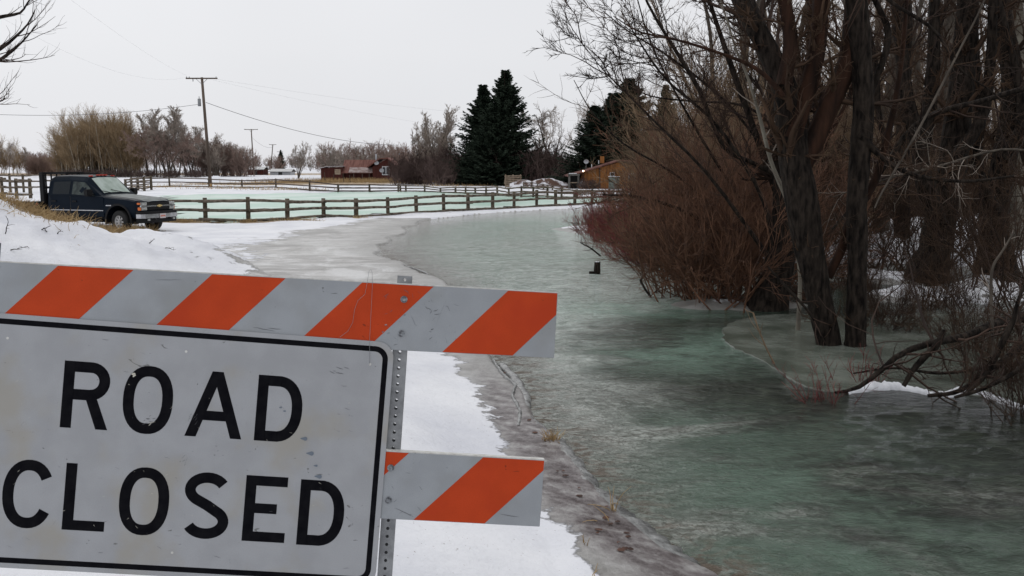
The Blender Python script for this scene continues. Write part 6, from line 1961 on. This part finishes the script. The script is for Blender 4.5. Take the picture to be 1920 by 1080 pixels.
# front: grille, bar, emblem, lights, bumper
boxo('grille', .93, .975, -.60, .60, .78, 1.06, M['trim'], truck, bev=.01)
gs = truck.children[-1]
for z in (.815, .85, .885, .975, 1.01): boxo('slat', .976, .982, -.57, .57, z, z + .008, M['black'], gs)
gb_ = boxo('grille_bar', .975, 1.01, -.62, .62, .905, .955, M['chrome'], truck, bev=.012)
bm = prism(bmesh.new(), [(-.13, -.022), (-.05, -.022), (-.05, -.045), (.05, -.045), (.05, -.022), (.13, -.022), (.15, .022), (.05, .022), (.05, .045), (-.05, .045), (-.05, .022), (-.11, .022)], .012, 'x', 0)
em = bm_obj('emblem', bm, M['gold'], gb_); em.location = (1.011, 0, .93)
for s_ in (-1, 1):
    def bb(nm, y0, y1, z0, z1, m, x0=.90, x1=.965, par=truck): return boxo(nm, x0, x1, min(s_ * y0, s_ * y1), max(s_ * y0, s_ * y1), z0, z1, m, par, bev=.01)
    hl = bb('headlight', .60, .90, .955, 1.06, M['lamp_clear']); bb('headlight', .60, .88, .79, .895, M['lamp_clear'])
    bb('turn_signal', .885, .935, .79, .895, M['amber'], .82, .945); bb('side_marker', .905, .945, .985, 1.05, M['amber'], .80, .935)
    bb('side_chrome', .60, .92, .90, .95, M['chrome'], .91, .985)
    bb('fog_light', .62, .74, .43, .50, M['lamp_clear'], 1.06, 1.10)
    bb('tow_hook', .38, .44, .45, .52, M['black'], 1.08, 1.20)
# bumper: black cap, chrome band wrapping the corners, dark valance
for nm_s, z0, z1, m, e_ in (('bumper_cap', .665, .755, 'trim', .0), ('bumper', .52, .662, 'chrome', .012), ('valance', .36, .517, 'trim', -.03)):
    pts = [(.80, -1.0), (.98, -.985), (1.08, -.86), (1.12, -.45), (1.13, 0), (1.12, .45), (1.08, .86), (.98, .985), (.80, 1.0), (.80, .9), (.9, .8), (.95, 0), (.9, -.8), (.80, -.9)]
    pts = [(x + e_ if x > .95 else x, y_) for x, y_ in pts]
    bm_obj(nm_s, prism(bmesh.new(), pts, z1 - z0, 'z', z0), M[m], truck)
pl = boxo('license_plate', 1.145, 1.155, -.16, .15, .50, .66, M['plate'], truck, bev=.002); boxo('plate_band', 1.1555, 1.158, -.13, .12, .555, .605, M['plate_red'], pl)
for k, y_ in enumerate((-.55, -.18, 0, .18, .55)): boxo('roof_light', -1.60, -1.48, y_ - .06, y_ + .06, 1.955 - .03 * (abs(y_) > .4), 2.0 - .03 * (abs(y_) > .4), M['red_lens'], truck, bev=.01)
for y_ in (-.45, .25):
    bm = bmesh.new(); q0 = wsp(.06, y_ / .8); q1 = wsp(.22, (y_ - .55) / .8) if y_ > 0 else wsp(.2, (y_ - .35) / .8)
    cyl(bm, (q0[0] + .02, q0[1], q0[2] + .02), (q1[0] + .02, q1[1], q1[2] + .02), .012, n=6); bm_obj('wiper', bm, M['trim'], truck)
# headache rack and flatbed
rk = bpy.data.objects.new('headache_rack', None); COL.objects.link(rk); rk.parent = truck
for s_ in (-1, 1):
    boxo('upright', -3.52, -3.34, s_ * .96 - .06, s_ * .96 + .06, 1.0, 2.0, M['trim'], rk, bev=.01)
    boxo('top_arm', -3.50, -2.45, s_ * .80 - .04, s_ * .80 + .04, 2.01, 2.055, M['trim'], rk)
boxo('top_bar', -3.52, -3.34, -1.02, 1.02, 2.002, 2.08, M['trim'], rk, bev=.01); boxo('middle_bar', -3.48, -3.38, -.9, .9, 1.50, 1.57, M['trim'], rk); boxo('lower_panel', -3.46, -3.40, -.9, .9, 1.0, 1.35, M['trim'], rk)
for k in range(7): boxo('bar', -3.45, -3.41, -.78 + k * .26 - .02, -.78 + k * .26 + .02, 1.35, 2.0, M['trim'], rk)
fb = boxo('flatbed', -6.3, -3.54, -1.12, 1.12, .94, 1.04, M['trim'], truck, bev=.01)
boxo('bed_snow', -6.2, -3.7, -1.05, 1.05, 1.042, 1.065, M['snow_cap'], fb, bev=.01)
boxo('bed_skirt', -6.2, -3.6, -1.05, 1.05, .72, .938, M['trim'], truck); boxo('marker_light', -3.62, -3.56, -1.14, -1.122, .95, 1.0, M['red_lens'], fb)
boxo('frame_rails', -6.1, -3.0, -.45, .45, .50, .70, M['black'], truck)
for s_ in (-1, 1): boxo('mud_flap', -4.92, -4.9, min(s_ * .7, s_ * 1.1), max(s_ * .7, s_ * 1.1), .25, .72, M['black'], truck)
bpy.context.view_layer.update()
truck.scale = (.955, .93, 1.0)
bpy.context.view_layer.update()
